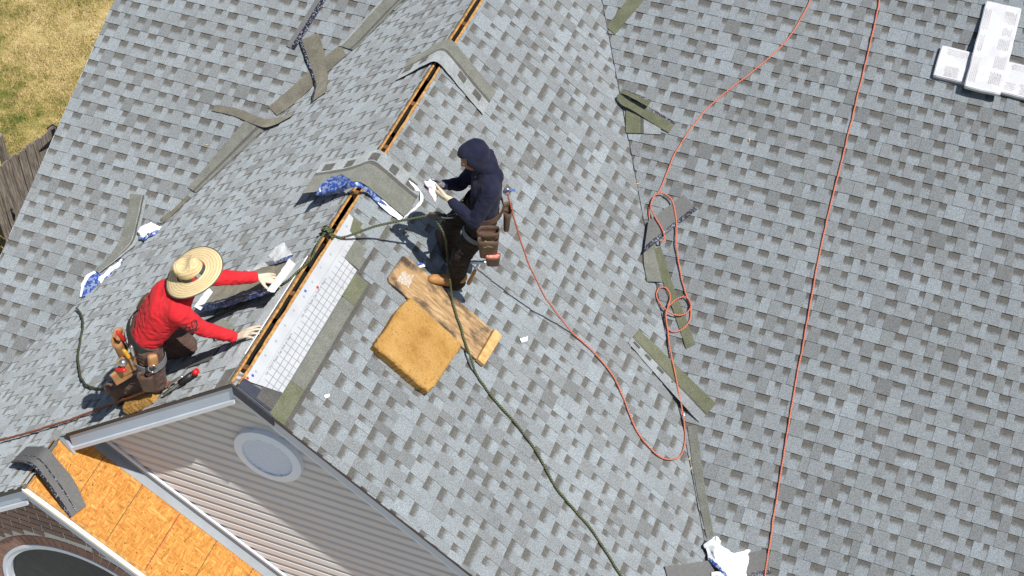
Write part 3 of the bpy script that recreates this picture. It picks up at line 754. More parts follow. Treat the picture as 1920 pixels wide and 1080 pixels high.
sheet('loose_shingle', 'long grey green shingle strip at the top of the left valley', 'shingle', S([(636, 86, .032), (650, 72, .032), (715, 0), (740, -26)]), S([(662, 94, .032), (676, 82, .032), (752, 4), (782, -22)]), [(.12, MGREY), (.62, MGREEN), (.13, MDARKG), (.13, MGREEN)], LG)
sheet('loose_shingle', 'grey green shingle strip along the left valley below the brown piece', 'shingle', S([(352, 352), (410, 284), (467, 218)]), S([(368, 361), (436, 298), (500, 238)]), [(.62, MGREEN), (.16, MDARKG), (.22, MGREEN)], LG)
sheet('loose_shingle', 'short brown shingle folded across the left valley', 'shingle', S([(404, 196, .03), (450, 205, .03), (494, 222, .05), (520, 221, .04), (553, 211, .03)]), S([(398, 208, .025), (440, 218, .025), (490, 238, .05), (512, 236, .035), (546, 219, .025)]), [(1, MBROWN)], LG)
sheet('loose_shingle', 'grey green shingle curving down into the left valley above the blue wrapper', 'shingle', S([(245, 363), (236, 410), (222, 455), (200, 485, .03), (178, 507, .05)]), S([(277, 367), (267, 412), (256, 455), (239, 472, .03), (186, 512, .05)]), [(.66, MGREEN), (.05, MGREY), (.11, MDARKG), (.18, MGREY)], LG)
sheet('loose_shingle', 'thin shingle edge lying along the left valley beside the white wrapper', 'shingle', S([(300, 412), (325, 392), (352, 366)]), S([(306, 418), (331, 397), (358, 370)]), [(1, MBROWN)], LG)
sheet('loose_shingle', 'olive shingle strip near the top of the right valley', 'shingle', S([(1137, 51), (1176, 0), (1200, -28)]), S([(1153, 65), (1207, 0), (1228, -25)], PM), [(1, MOLIVE)], LG)
sheet('loose_shingle', 'small olive and grey shingle lying under the curled shingle by the right valley', 'shingle', S([(1174, 196), (1173, 249)], None, .018), S([(1238, 200), (1239, 252)], PM, .018), [(.42, MOLIVE), (.10, MDARKG), (.48, MGREY)], LG, n=3)
sheet('loose_shingle', 'curled olive shingle folded back on itself beside the right valley', 'shingle',
      S([(1254, 249, .025), (1220, 229, .03), (1181, 204, .06), (1166, 197, .075), (1156, 185, .11), (1160, 175, .135), (1172, 177, .13), (1214, 200, .10)], PM),
      S([(1267, 230, .022), (1232, 209, .03), (1197, 190, .06), (1180, 181, .08), (1168, 172, .12), (1168, 168, .145), (1180, 171, .14), (1222, 188, .105)], PM), [(.8, MOLIVE), (.2, MTAR)], LG, n=26, back=MBACK)
sheet('loose_shingle', 'upside down dark grey shingle with black sealant line under the rope loop', 'shingle', S([(1216, 414, .06), (1248, 391, .05), (1281, 365, .045)]), S([(1207, 474, .07), (1256, 433, .05), (1307, 393, .045)]), [(.8, MBACK), (.2, MTAR)], LG)
sheet('loose_shingle', 'grey green shingle curling up over the right valley below the dark shingle', 'shingle', S([(1207, 455, .02), (1207, 492, .03), (1213, 528, .02)]), S([(1228, 450, .02), (1231, 480, .02), (1242, 529, .018)]), [(1, MGREEN)], LG)
sheet('loose_shingle', 'long narrow olive shingle strip lying under the red rope coil', 'shingle', S([(1219, 470, .026), (1243, 528), (1287, 654)]), S([(1239, 462, .026), (1258, 522), (1304, 645)]), [(.5, MOLIVE), (.5, MOLIVE)], LG)
h_ = sheet('loose_shingle', 'big olive and grey shingle lying across the right valley below the rope coil', 'shingle', S([(1198, 619, .022), (1270, 687, .03), (1343, 757, .024)]), S([(1177, 642, .022), (1243, 718, .03), (1311, 792, .022)]), [(.54, MOLIVE), (.07, MDARKG), (.39, MGREY)], LG)
for a, b in ((.04, .12), (.20, .27), (.36, .44), (.55, .61), (.70, .80)):
    A_ = [at(1198+145*t, 619+138*t, .032+.008*(1-abs(2*t-1))) for t in (a, b)]; B_ = [at(1177+134*t, 642+150*t, .03+.008*(1-abs(2*t-1))) for t in (a, b)]
    sheet('dark_tab', None, None, [p.lerp(q, .64) for p, q in zip(A_, B_)], [p.lerp(q, .76) for p, q in zip(A_, B_)], [(1, MDARKG)], None, h_, n=2, thick=.0015)
sheet('loose_shingle', 'worn grey green strip along the lower right valley', 'shingle', S([(1289, 800), (1303, 900), (1325, 1008)], None, .016), S([(1306, 797), (1320, 900), (1338, 1002)], None, .016), [(1, MGREEN)], LG)
sheet('loose_shingle', 'dark grey shingle at the bottom edge left of the white plastic', 'shingle', S([(1246, 1062, .03), (1290, 1057, .04), (1328, 1051, .05)]), S([(1256, 1102, .03), (1300, 1098, .04), (1350, 1090, .04)]), [(1, MBACK)], LG)
sheet('loose_shingle', 'dark grey shingle at the bottom edge right of the white plastic', 'shingle', S([(1394, 1040, .03), (1415, 1034), (1435, 1031)], PM), S([(1390, 1086, .03), (1420, 1080), (1446, 1075)], PM), [(.82, MBACK), (.18, MTAR)], LG)
sheet('loose_shingle', 'thin upright strip of shingle leaning by the white plastic at the bottom', 'shingle', S([(1322, 1014, .05), (1308, 1040, .03)], PM), S([(1330, 1020, .05), (1318, 1048, .03)], PM), [(1, MTAR)], LG, n=3)
def tabs(parent, A, B, f0, f1, spans, m=None, th=.004):
    a, b = catmull(A, 60), catmull(B, 60)
    for s0, s1 in spans:
        i0, i1 = int(s0*60), max(int(s0*60)+1, int(s1*60))
        tt = [(x, y) for x, y in zip(a[i0:i1+1], b[i0:i1+1])]
        nn = [(tt[-1][0]-tt[0][0]).cross(y-x).normalized() for x, y in tt]; nn = [n if n.z > 0 else -n for n in nn]
        sheet('dark_tab', None, None, [x.lerp(y, f0) + n*(th+.002) for (x, y), n in zip(tt, nn)], [x.lerp(y, f1) + n*(th+.002) for (x, y), n in zip(tt, nn)], [(1, m or MDARKG)], None, parent, n=4, thick=.0015, amp=.001)
# caps bent over the wing ridge
def over_ridge(y0_, y1_, dl, dr, bands, label, skewl=0, skewr=0, liftl=0, hh=.024, tab=(.55, .72, ())):
    def edge(y):
        pts = []
        for t, d in [(-1, dl), (-1, dl*.75), (-1, .26), (-1, .13), (1, .13), (1, .26), (1, dr*.75), (1, dr)]:
            PP = PL if t < 0 else PR; f = d/(dl if t < 0 else dr); sk = (skewl if t < 0 else skewr)*f
            lift = liftl*max(0, f-.3)/.7 if t < 0 else 0
            yy = y + sk; pts.append(PP.p(-yy if t < 0 else yy, -d, hh + lift + (.012 if d < .2 else .004 if d < .3 else 0)))
        pts.insert(4, V((0, y, Z0 + hh + .004)))
        return pts
    o = sheet('ridge_cap_shingle', label, 'shingle', edge(y0_), edge(y1_), bands, 'shingles bent over the ridge', n=28)
    tabs(o, edge(y0_), edge(y1_), *tab); return o
over_ridge(4.12, 3.80, .47, .58, [(.42, MGREEN), (.10, MDARKG), (.48, MGREY)], 'grey green shingle bent over the ridge near the top of the picture', -.02, -.10, tab=(.56, .78, ((.04, .14), (.24, .33), (.66, .74), (.84, .93))))
cap2 = over_ridge(2.60, 2.20, .60, .46, [(.34, MGREY), (.10, MDARKG), (.56, MGREEN)], 'grey green shingle bent over the ridge beside the standing worker, blue film under it', .0, .03, .09, tab=(.10, .31, ((.05, .15), (.28, .36), (.52, .60), (.70, .78), (.88, .96))))
capf = sheet('ridge_cap_shingle', 'small dark shingle bent over the small bare front gable', 'shingle',
    [PL.hit(50, 838, .03), PL.hit(72, 838, .035), PO.hit(90, 842, .045), PO.hit(112, 868, .035), PO.hit(136, 897, .028), PO.hit(161, 948, .018)],
    [PL.hit(20, 868, .07), PL.hit(42, 868, .09), PO.hit(64, 878, .11), PO.hit(82, 902, .09), PO.hit(98, 925, .06), PO.hit(131, 971, .022)],
    [(.55, MBACK), (.06, MTAR), (.27, MBACK), (.12, MTAR)], 'shingles bent over the ridge', n=24)
# ---- white underlayment sheet with printed grid and cap nails
def grid_material():
    b = NB('gridded_white_underlayment'); P = b.objc(); q = b.sep(P)
    gx = b.math('LESS_THAN', b.math('FRACT', b.math('MULTIPLY', q[0], 1/.0605)), .10)
    gy = b.math('LESS_THAN', b.math('FRACT', b.math('MULTIPLY', q[1], 1/.0445)), .135)
    on = b.math('MULTIPLY', b.math('MAXIMUM', gx, gy), b.math('LESS_THAN', q[1], -.1785))
    dash = b.math('MULTIPLY', b.math('LESS_THAN', b.math('ABSOLUTE', b.math('ADD', q[1], .148)), .0018), b.math('LESS_THAN', b.math('FRACT', b.math('MULTIPLY', q[0], 55)), .6))
    base = b.ramp(b.noise(P, 6, 4), [(.3, (.37, .385, .40)), (.7, (.42, .435, .45))])
    b.bump(b.noise(P, 9, 4), .3, .02)
    return b.done(b.mix(b.math('MULTIPLY', b.math('MAXIMUM', on, dash), .75), base, (.13, .14, .155, 1)), .5)
poly = [(.085, -.052), (.09, -.10), (.19, -.345), (1.50, -.345), (1.515, -.205), (1.74, -.205), (1.755, -.13), (1.88, -.10), (1.885, -.052)]
bm = bmesh.new(); hexa(bm, [V((u, v, .0165)) for u, v in poly][::-1], [V((u, v, .0185)) for u, v in poly][::-1]); bmesh.ops.recalc_face_normals(bm, faces=bm.faces)
und = thing('underlayment_sheet', PR.p(1, -.2, .018), 'white gridded underlayment sheet nailed along the open ridge', 'sheet')
obj('membrane', bm, grid_material(), und, mat4=PR.M.copy())
MCAPG = plain('grey_cap', (.32, .34, .36, 1), (.28, .30, .32, 1), 20, .5); MCAPB = plain('blue_cap', (.04, .10, .40, 1), None, 20, .5)
def capnail(u, v, m, r=.0105):
    bm = bmesh.new(); n = 12
    b = [V((u+r*math.cos(2*math.pi*i/n), v+r*math.sin(2*math.pi*i/n), .0186)) for i in range(n)]; t = [V((u+r*.7*math.cos(2*math.pi*i/n), v+r*.7*math.sin(2*math.pi*i/n), .0225)) for i in range(n)]
    hexa(bm, b, t); obj('cap_nail', bm, m, und, mat4=PR.M.copy())
for k in range(11): capnail(.19+k*.158, -.093+.006*math.sin(k*2.1), MCAPG)
for k in range(8): capnail(.34+k*.158, -.322+.005*math.sin(k*1.3), MCAPG)
for u, v, m in ((.10, -.066, MREDP), (.145, -.088, MCAPB), (1.13, -.150, MREDP), (1.66, -.125, MREDP), (1.03, -.085, MCAPB)): capnail(u, v, m, .012)
def text_mesh(txt, size, m, M4, parent, name='printed_text'):
    cu = bpy.data.curves.new('t', 'FONT'); cu.body = txt; cu.size = size; cu.offset = size*.03; o = bpy.data.objects.new('t', cu)
    me = bpy.data.meshes.new_from_object(o); bpy.data.objects.remove(o); me.materials.clear(); me.materials.append(m)
    return obj(name, me, None, parent, mat4=M4)
MINK = plain('grey_ink', (.16, .17, .19, 1), (.2, .21, .23, 1), 20, .7)
for u in (.22, .82):
    text_mesh('Use ONLY Plastic Cap Nails or Staples', .027, MINK, PR.M @ Matrix.Translation(V((u, -.176, .0189))), und)
bm = bmesh.new(); hexa(bm, [V((-1.36, -.074, .012)), V((-.30, -.074, .012)), V((-.30, -.064, .012)), V((-1.36, -.064, .012))], [V((-1.36, -.074, .018)), V((-.30, -.074, .018)), V((-.30, -.064, .018)), V((-1.36, -.064, .018))])
obj('underlayment_edge', bm, MWRAPW, und, mat4=PL.M.copy())
# ---- shingle bundles in white paper
MPAPER = plastic('white_bundle_paper', (.50, .51, .53, 1), (.46, .47, .49, 1), 5, .4)
MPRINT = plain('pale_print', (.425, .40, .41, 1), (.445, .42, .43, 1), 30, .6)
def bundle(label, f, L, W):
    """f(a, c) -> point on the underside, a along the length 0..1, c across 0..1"""
    t = thing('shingle_bundle', f(.5, .5), label, 'bundle', 'shingle bundles on the main roof')
    bm, mats = ribbon([f(i/8, 0) for i in range(9)], [f(i/8, 1) for i in range(9)], [(1, MPAPER)]*6, thick=.055, n=22, edge=MPAPER, back=MPAPER, amp=.004, freq=7)
    bmesh.ops.bevel(bm, geom=[e for e in bm.edges if len(e.link_faces) == 2 and e.calc_face_angle(0) > 1], offset=.007, segments=2, affect='EDGES', clamp_overlap=True)
    for q in bm.faces: q.smooth = True
    obj('wrapper', bm, mats, t); rg = random.Random(hash(label) % 99)
    up_ = PM.N
    for a0, a1, c0, c1 in ((.06, .34, .06, .26), (.40, .60, .08, .22), (.66, .92, .05, .24), (.08, .22, .60, .92), (.26, .40, .62, .94), (.46, .60, .60, .92), (.64, .74, .64, .90), (.78, .93, .60, .94)):
        bm = bmesh.new(); n = max(2, int((c1-c0)*W/.014))
        for r in range(n):
            a = a0 + rg.uniform(0, .02)
            while a < a1 - .02:
                w_ = rg.uniform(.015, .06); b = min(a1, a+w_); c = c0 + (c1-c0)*(r+.2)/n; d = c0 + (c1-c0)*(r+.72)/n
                quad(bm, [f(x, y) + up_*.0585 for x, y in ((a, c), (b, c), (b, d), (a, d))]); a = b + .008
        if bm.faces: bmesh.ops.recalc_face_normals(bm, faces=bm.faces); obj('printed_text', bm, MPRINT, t)
        else: bm.free()
def f_low(a, c): return PM.p(4.0 + .98*a, -1.245 - .32*c - .02*a, .017)
def f_top(a, c):
    v = -1.635 + .93*a; s_ = min(1, max(0, (v + 1.24)/.42)); s_ = s_*s_*(3-2*s_)
    return PM.p(4.275 + .325*c + .02*(1-a), v, .084*(1-s_) + .018*s_)
bundle('white wrapped shingle bundle lying flat under the other bundle', f_low, .98, .32)
bundle('white wrapped shingle bundle lying across on top of the other bundle', f_top, .93, .33)
# ---- plastic wrappers
WG = 'torn plastic shingle wrappers'
def film(label, A, B, bands, amp=.012, freq=14, n=18, cross=8, parent=None, name='plastic_wrapper', seed=0):
    bm, mats = ribbon(A, B, bands, thick=.0012, n=n, edge=bands[0][1], back=bands[0][1], amp=amp, freq=freq, cross=cross, seed=seed)
    o = obj(name, bm, mats, parent)
    if label: o['label'] = label; o['category'] = 'plastic wrapper'; o['group'] = WG
    return o
film('blue and white film wrapper at the lower end of the left valley', S([(178, 508, .03), (163, 516, .05), (153, 535, .04), (150, 555, .03)], PM), S([(200, 518, .03), (186, 530, .045), (174, 543, .04), (164, 556, .03)], PM), [(.22, MWRAPW), (.78, MWRAPB)], .008)
film('twisted white film strip trailing along the left valley', S([(183, 524, .05), (200, 506, .06), (215, 496, .05), (229, 484, .04)], PM), S([(192, 532, .05), (208, 515, .05), (222, 502, .05), (231, 490, .04)], PM), [(.7, MWRAPW), (.3, MWRAPB)], .016, 25)
film('crumpled white film ball lying in the left valley', S([(257, 438, .05), (268, 424, .10), (285, 420, .10), (299, 425, .05)], PM), S([(263, 452, .04), (274, 448, .07), (288, 440, .07), (301, 430, .04)], PM), [(.75, MWRAPW), (.25, MWRAPB)], .024, 22, 16, 10)
film('blue printed film sticking out from under the bent ridge shingle', S([(591, 366, .16), (604, 345, .17), (622, 332, .15), (640, 326, .13)], PL), S([(600, 368, .10), (625, 358, .11), (648, 348, .10), (665, 340, .10)], PL), [(.3, MWRAPB), (.5, MWRAPB), (.2, MWRAPN)], .010, 16)
film('navy printed film along the lower edge of the bent ridge shingle', S([(597, 364, .12), (635, 352, .11), (668, 340, .09)], PL) + S([(700, 360, .06), (722, 382, .05), (742, 398, .03)], PR), S([(604, 370, .06), (640, 360, .06), (670, 350, .06)], PL) + S([(694, 366, .04), (714, 388, .03), (730, 402, .02)], PR), [(.45, MWRAPB), (.55, MWRAPN)], .008, 20, 22)
film('white film edge at the lower corner of the bent ridge shingle', S([(716, 374, .05), (735, 390, .045), (755, 407, .03)], PR), S([(708, 380, .035), (727, 398, .03), (750, 414, .02)], PR), [(1, MWRAPW)], .004, 20)
film('torn white film strip right of the bent ridge shingle', S([(764, 337, .03), (780, 347, .04), (788, 362, .04), (786, 378, .04), (757, 408, .03)], PR), S([(768, 346, .02), (778, 356, .03), (791, 363, .03), (793, 378, .03), (755, 412, .02)], PR), [(1, MWRAPW)], .006, 25, 20, 4)
film('big crumpled white plastic sheet at the bottom of the picture', S([(1322, 1018, .10), (1338, 1012, .14), (1350, 1020, .12), (1372, 1036, .10), (1406, 1031, .09)], PM), S([(1328, 1050, .06), (1345, 1066, .09), (1362, 1085, .10), (1380, 1098, .10), (1398, 1092, .08)], PM), [(.85, MWRAPW), (.15, MWRAPB)], .02, 14, 22, 10)
film('small white knot of film above the big plastic sheet', S([(1336, 1008, .14), (1346, 1006, .16), (1352, 1014, .13)], PM), S([(1334, 1026, .11), (1344, 1030, .12), (1350, 1026, .1)], PM), [(.8, MWRAPW), (.2, MWRAPB)], .014, 30)
film('red printed corner of white plastic at the bottom edge', S([(1335, 1073, .10), (1348, 1072, .11), (1356, 1078, .10)], PM), S([(1334, 1090, .09), (1348, 1090, .10), (1358, 1090, .09)], PM), [(.4, MWRAPW), (.6, MREDP)], .005)
for x, y, s_, m, lb in ((982, 635, 7, MWRAPW, 'tiny white and blue film scrap right of the wooden board'), (789, 494, 9, MWRAPB, 'small blue film scrap at the upper corner of the wooden board'), (613, 741, 5, MWRAPW, 'tiny white scrap below the underlayment sheet'), (712, 287, 5, MWRAPW, 'tiny white scrap on the ridge slot'), (1280, 777, 4, MWRAPW, 'tiny white scrap beside the rope on the right valley')):
    film(lb, S([(x-s_, y, .02), (x+s_, y-s_*.6, .03)]), S([(x-s_*.6, y+s_, .02), (x+s_, y+s_*.6, .02)]), [(.6, m), (.4, MWRAPW)], .004, 60, 6, 4, name='film_scrap')
def chip(x, y, label, m, l=.03):
    bm = bmesh.new(); c = at(x, y, .022); a = rg.uniform(0, 3.14); d = (auto(x, y).U*math.cos(a) + auto(x, y).V*math.sin(a))*l; e = auto(x, y).N.cross(d).normalized()*l*.3
    hexa(bm, [c-d-e, c+d-e, c+d*.8+e, c-d*.9+e], [p + auto(x, y).N*.006 for p in (c-d-e, c+d-e, c+d*.8+e, c-d*.9+e)]); bmesh.ops.recalc_face_normals(bm, faces=bm.faces)
    obj('wood_chip', bm, m, None, label=label, cat='wood chip', group='wood chips on the shingles')
for x, y, lb in ((1405, 262, 'pale sliver of wood left of the straight red rope'), (1196, 345, 'wood chip above the upside down dark shingle'), (1293, 860, 'wood chip in the lower right valley'), (1296, 878, 'lowest wood chip in the right valley'), (388, 272, 'wood chip on the main roof left of the valley'), (405, 350, 'wood chip on the left gable slope near the valley')):
    chip(x, y, lb, MLUMBER, .016)
# ---- foam pad and boards
def foam_material():
    b = NB('orange_foam'); P = b.objc()
    n = b.noise(P, 5, 4, .6); h = b.noise(P, 55, 4, .75); v = b.n('TexVoronoi'); v.inputs['Scale'].default_value = 26; b.l(P, v.inputs['Vector'])
    col = b.ramp(n, [(.3, (.32, .165, .045)), (.45, (.43, .24, .072)), (.7, (.50, .30, .105))])
    col = b.mix(b.math('MULTIPLY', b.math('SUBTRACT', h, .555), 6, clamp=True), col, (.15, .07, .022, 1))
    b.bump(b.math('ADD', h, b.noise(P, 14, 4, .7)), .8, .02); return b.done(col, .95, spec=.1)
MFOAM = foam_material()
def foam(label, q, PP, th, n=44, base=.018, rough_side=(0,), seed=1, dome=.004):
    """cushion on a slope; q = four (u,v) corners in order"""
    bm = bmesh.new(); T, B = {}, {}
    for i in range(n+1):
        for j in range(n+1):
            s_, t = i/n, j/n
            u = (q[0][0]*(1-s_)+q[1][0]*s_)*(1-t) + (q[3][0]*(1-s_)+q[2][0]*s_)*t
            v = (q[0][1]*(1-s_)+q[1][1]*s_)*(1-t) + (q[3][1]*(1-s_)+q[2][1]*s_)*t
            e = min(s_, 1-s_, t, 1-t); k = min(1, e/.022); k = math.sqrt(max(0, 1-(1-k)**2))
            cr = 1 - .45*max(0, 1-(min(s_, 1-s_)+min(t, 1-t))/.10)       # worn corners
            w_ = noise.noise(V((u*7, v*7, seed)))*.016 + noise.noise(V((u*26, v*26, seed)))*.006
            uu = u + (noise.noise(V((v*4, seed, 1)))*.016 + noise.noise(V((v*52, seed, 2)))*.007)*(1-k)
            vv = v + (noise.noise(V((u*4, seed, 5)))*.016 + noise.noise(V((u*52, seed, 7)))*.007)*(1-k)
            cu, cv = (q[0][0]+q[2][0])/2, (q[0][1]+q[2][1])/2
            uu = cu + (uu-cu)*(1 if cr > .99 else .975); vv = cv + (vv-cv)*(1 if cr > .99 else .975)
            T[i, j] = bm.verts.new(V((uu, vv, base + (th*(.82+.18*k) + dome*(1-(2*s_-1)**2)*(1-(2*t-1)**2))*(.7+.3*cr) + w_*.7)))
            B[i, j] = bm.verts.new(V((uu + (cu-uu)*.03, vv + (cv-vv)*.03, base)))
    for i in range(n):
        for j in range(n):
            bm.faces.new((T[i, j], T[i+1, j], T[i+1, j+1], T[i, j+1])).smooth = True; bm.faces.new((B[i, j+1], B[i+1, j+1], B[i+1, j], B[i, j]))
    for i in range(n):
        for a, b in (((i, 0), (i+1, 0)), ((i+1, n), (i, n)), ((0, i+1), (0, i)), ((n, i), (n, i+1))): bm.faces.new((T[b], T[a], B[a], B[b]))
    bmesh.ops.recalc_face_normals(bm, faces=bm.faces)
    for v in bm.verts: v.co = PP.M @ v.co
    return obj('foam_pad', bm, MFOAM, None, label=label, cat='foam pad', group='foam pads')
foam('square orange foam cushion lying below the wooden board', [(.965, -1.32), (1.545, -1.385), (1.575, -.79), (.98, -.735)], PR, .10)
MBOARD = None
def board_material():
    b = NB('stained_plywood'); P = b.objc()
    g = b.noise(b.stretch(P, (30, 3.2, 8)), 1, 4, .65, 1.5); s = b.noise(b.stretch(P, (6, 4, 4)), 1, 4, .62)
    col = b.ramp(g, [(.30, (.16, .085, .035)), (.45, (.31, .19, .085)), (.6, (.42, .28, .14)), (.75, (.50, .36, .19))])
    col = b.mix(b.math('MULTIPLY', b.math('SUBTRACT', s, .475), 6.5, clamp=True), col, (.055, .036, .025, 1))
    b.bump(g, .25, .003); return b.done(col, .75)
MBOARD = board_material()
brd = thing('wooden_board', PR.p(1.75, -1.1, .02), 'stained plywood board with a nailed cleat under the standing worker\'s boot', 'board')
bm = bmesh.new(); q = [(1.575, -1.56), (1.605, -.61), (1.635, -.585), (1.895, -.60), (1.92, -.64), (1.915, -1.57)]
hexa(bm, [V((u, v, .022)) for u, v in q][::-1], [V((u, v, .042)) for u, v in q][::-1]); bmesh.ops.recalc_face_normals(bm, faces=bm.faces); bevel(bm, .003); obj('panel', bm, MBOARD, brd, mat4=PR.M.copy())
bm = bmesh.new(); q = [(1.560, -1.635), (1.915, -1.66), (1.918, -1.575), (1.565, -1.562)]
hexa(bm, [V((u, v, .024)) for u, v in q], [V((u, v, .068)) for u, v in q]); bevel(bm, .004); obj('cleat', bm, MLUMBER, brd, mat4=PR.M.copy())
bm = bmesh.new(); q = []
MSCUFF = NB('white_scuff'); n_ = MSCUFF.noise(MSCUFF.stretch(MSCUFF.objc(), (60, 200, 1)), 1, 3); MSCUFF = MSCUFF.done(MSCUFF.ramp(n_, [(.42, (.56, .56, .55)), (.55, (.34, .25, .15))]), .8)
for k in range(9):
    v = -.665 - k*.0125; a = 1.665 + rg.uniform(-.012, .012) + k*.002; b = a + rg.uniform(.09, .14)
    q_ = [V((a, v-.0055, .0424)), V((b, v-.0055, .0424)), V((b-.01, v+.0055, .0424)), V((a+.008, v+.0055, .0424))]; hexa(bm, q_, [p + V((0, 0, .0008)) for p in q_])
obj('scuffed_paint', bm, MSCUFF, brd, mat4=PR.M.copy())
# ------------------------------------------------------------------ people
def sphere_pts(c, r, n=10):
    out = []
    for i in range(n):
        z = 1 - 2*(i+.5)/n; q = math.sqrt(1-z*z); m = 10
        for k in range(m):
            a = 2*math.pi*(k + .5*(i % 2))/m; out.append(V((c.x + r*q*math.cos(a), c.y + r*q*math.sin(a), c.z + r*z)))
    return out
def hull(bm, balls):
    vs = []
    for c, r in balls: vs += [bm.verts.new(p) for p in sphere_pts(c, r)]
    res = bmesh.ops.convex_hull(bm, input=vs)
    bmesh.ops.delete(bm, geom=[v for v in vs if v.is_valid and not v.link_faces], context='VERTS')
def organic(hulls, voxel=.012, smooth=6, wr=0, wf=14, seed=0, wdir=None):
    """one continuous surface from overlapping hulls of spheres"""
    bm = bmesh.new()
    for h in hulls:
        b2 = bmesh.new(); hull(b2, h); bmesh.ops.recalc_face_normals(b2, faces=b2.faces)
        tmp = bpy.data.meshes.new('t'); b2.to_mesh(tmp); b2.free(); bm.from_mesh(tmp); bpy.data.meshes.remove(tmp)
    me = bpy.data.meshes.new('t'); bm.to_mesh(me); bm.free()
    o = bpy.data.objects.new('t', me); COL.objects.link(o)
    m = o.modifiers.new('r', 'REMESH'); m.mode = 'VOXEL'; m.voxel_size = voxel
    if smooth: m = o.modifiers.new('s', 'SMOOTH'); m.factor = .5; m.iterations = smooth
    bpy.context.view_layer.update(); dg = bpy.context.evaluated_depsgraph_get()
    out = bpy.data.meshes.new_from_object(o.evaluated_get(dg)); bpy.data.objects.remove(o); bpy.data.meshes.remove(me)
    if wr:
        ns = [v.normal.copy() for v in out.vertices]
        for v, n in zip(out.vertices, ns):
            p = v.co*wf + V((seed, seed*2, 0))
            q = V((p.x, p.y, p.z*1.8))
            d = 1 - abs(noise.noise(q))*2.4; e = noise.noise(q*2.3)
            v.co = v.co + n*(wr*(d*.8 + e*.5))
    for p in out.polygons: p.use_smooth = True
    return out
def part(name, me, m, parent, **kw):
    me.materials.clear(); me.materials.append(m); me.name = name
    return obj(name, me, None, parent, **kw)
def chain(pts, rs): return [[(a, ra), (b, rb)] for (a, ra), (b, rb) in zip(list(zip(pts, rs)), list(zip(pts, rs))[1:])]
def hand(wr_, fwd, back, thumb_side, curl=.5, sc=1.0, tc=.5, spread=.0):
    """hulls of a hand: fwd = towards the fingertips, back = back of the hand, thumb_side = towards the thumb"""
    f, b, t = fwd.normalized(), back.normalized(), thumb_side.normalized(); H = []
    kn = []
    for k, (off, ln) in enumerate(((.030, .092), (.010, .097), (-.011, .092), (-.030, .083))):
        kp = wr_ + f*ln*sc + t*off*sc; kn.append(kp)
    H.append([(wr_, .022*sc), (kn[0], .0125*sc), (kn[1], .0125*sc), (kn[2], .0125*sc), (kn[3], .012*sc), (wr_ + f*.05*sc + t*.018*sc, .018*sc)])
    for k, kp in enumerate(kn):
        L = (.040, .045, .042, .033)[k]; ang = curl*(.75 + .12*k); d = f + t*spread*(1.5-k); d.normalize(); p = kp; r = .0105*sc; a = 0
        for s_, frac in enumerate((1, .62, .5)):
            a += ang*(.8 if s_ == 0 else 1); dd = d*math.cos(a) - b*math.sin(a); q = p + dd*L*frac*sc
            H.append([(p, r), (q, r*.92)]); p = q; r *= .92
    p = wr_ + f*.030*sc + t*.026*sc; d = (f*.65 + t*.75 - b*.3).normalized()
    for s_, (L, r) in enumerate(((.042, .0135), (.032, .0115), (.026, .0105))):
        dd = (d + (f*.6 - t*.8 - b*.5)*tc*.5*s_).normalized(); q = p + dd*L*sc; H.append([(p, r*sc), (q, r*.9*sc)]); p = q
    return H
def strap_ring(c, ax1, ax2, r=0, n=28): return [c + ax1*math.cos(2*math.pi*i/n) + ax2*math.sin(2*math.pi*i/n) for i in range(n+1)]
def band(name, pts, out, w_, th, m, parent, updir=None, **kw):
    """flat strap following a closed or open line; out(p) = outward direction"""
    bm = bmesh.new(); n = len(pts); rows = []
    for i, p in enumerate(pts):
        t = (pts[min(i+1, n-1)] - pts[max(i-1, 0)]).normalized(); o_ = out(p).normalized(); u = t.cross(o_).normalized()
        rows.append([bm.verts.new(p + u*w_/2), bm.verts.new(p - u*w_/2), bm.verts.new(p - u*w_/2 + o_*th), bm.verts.new(p + u*w_/2 + o_*th)])
    for a, b in zip(rows, rows[1:]):
        for k in range(4): bm.faces.new((a[k], b[k], b[(k+1) % 4], a[(k+1) % 4]))
    bm.faces.new(rows[0]); bm.faces.new(rows[-1][::-1]); bmesh.ops.recalc_face_normals(bm, faces=bm.faces)
    return obj(name, bm, m, parent, **kw)
def bag(name, top, wd, out, w_, d_, h_, m, parent, taper=.7, lip=.012, cav=.5, down=V((0, 0, -1))):
    """open tool pouch: hangs from point top (middle of its back upper edge)"""
    bm = bmesh.new(); n = 16
    def ring(t, inner):
        s_ = 1 - (1-taper)*t; k = lip if inner else 0; out_ = []
        for i in range(n):
            a = 2*math.pi*i/n; cx, cy = math.cos(a), math.sin(a)
            cx = math.copysign(abs(cx)**.6, cx); cy = math.copysign(abs(cy)**.6, cy)
            fl = .012*(1 if not inner else 1)*(1-t)**3*max(0, cy)
            out_.append(bm.verts.new(top + wd*(cx*(w_/2*s_-k)) + out*((cy*.5+.5)*(d_*s_-2*k) + k + fl) + down*(h_*t)))
        return out_
    R = [ring(t, False) for t in (1, .96, .75, .5, .25, 0)] + [ring(t, True) for t in (0, .2, cav)]
    for a, b in zip(R, R[1:]):
        for i in range(n): bm.faces.new((a[i], a[(i+1) % n], b[(i+1) % n], b[i])).smooth = True
    bm.faces.new(R[0][::-1]); bm.faces.new(R[-1]); bmesh.ops.recalc_face_normals(bm, faces=bm.faces)
    return obj(name, bm, m, parent)
def rod(name, pts, r, m, parent=None, sides=8, **kw):
    bm = bmesh.new(); tube(bm, pts, r, sides); bmesh.ops.recalc_face_normals(bm, faces=bm.faces); return obj(name, bm, m, parent, **kw)
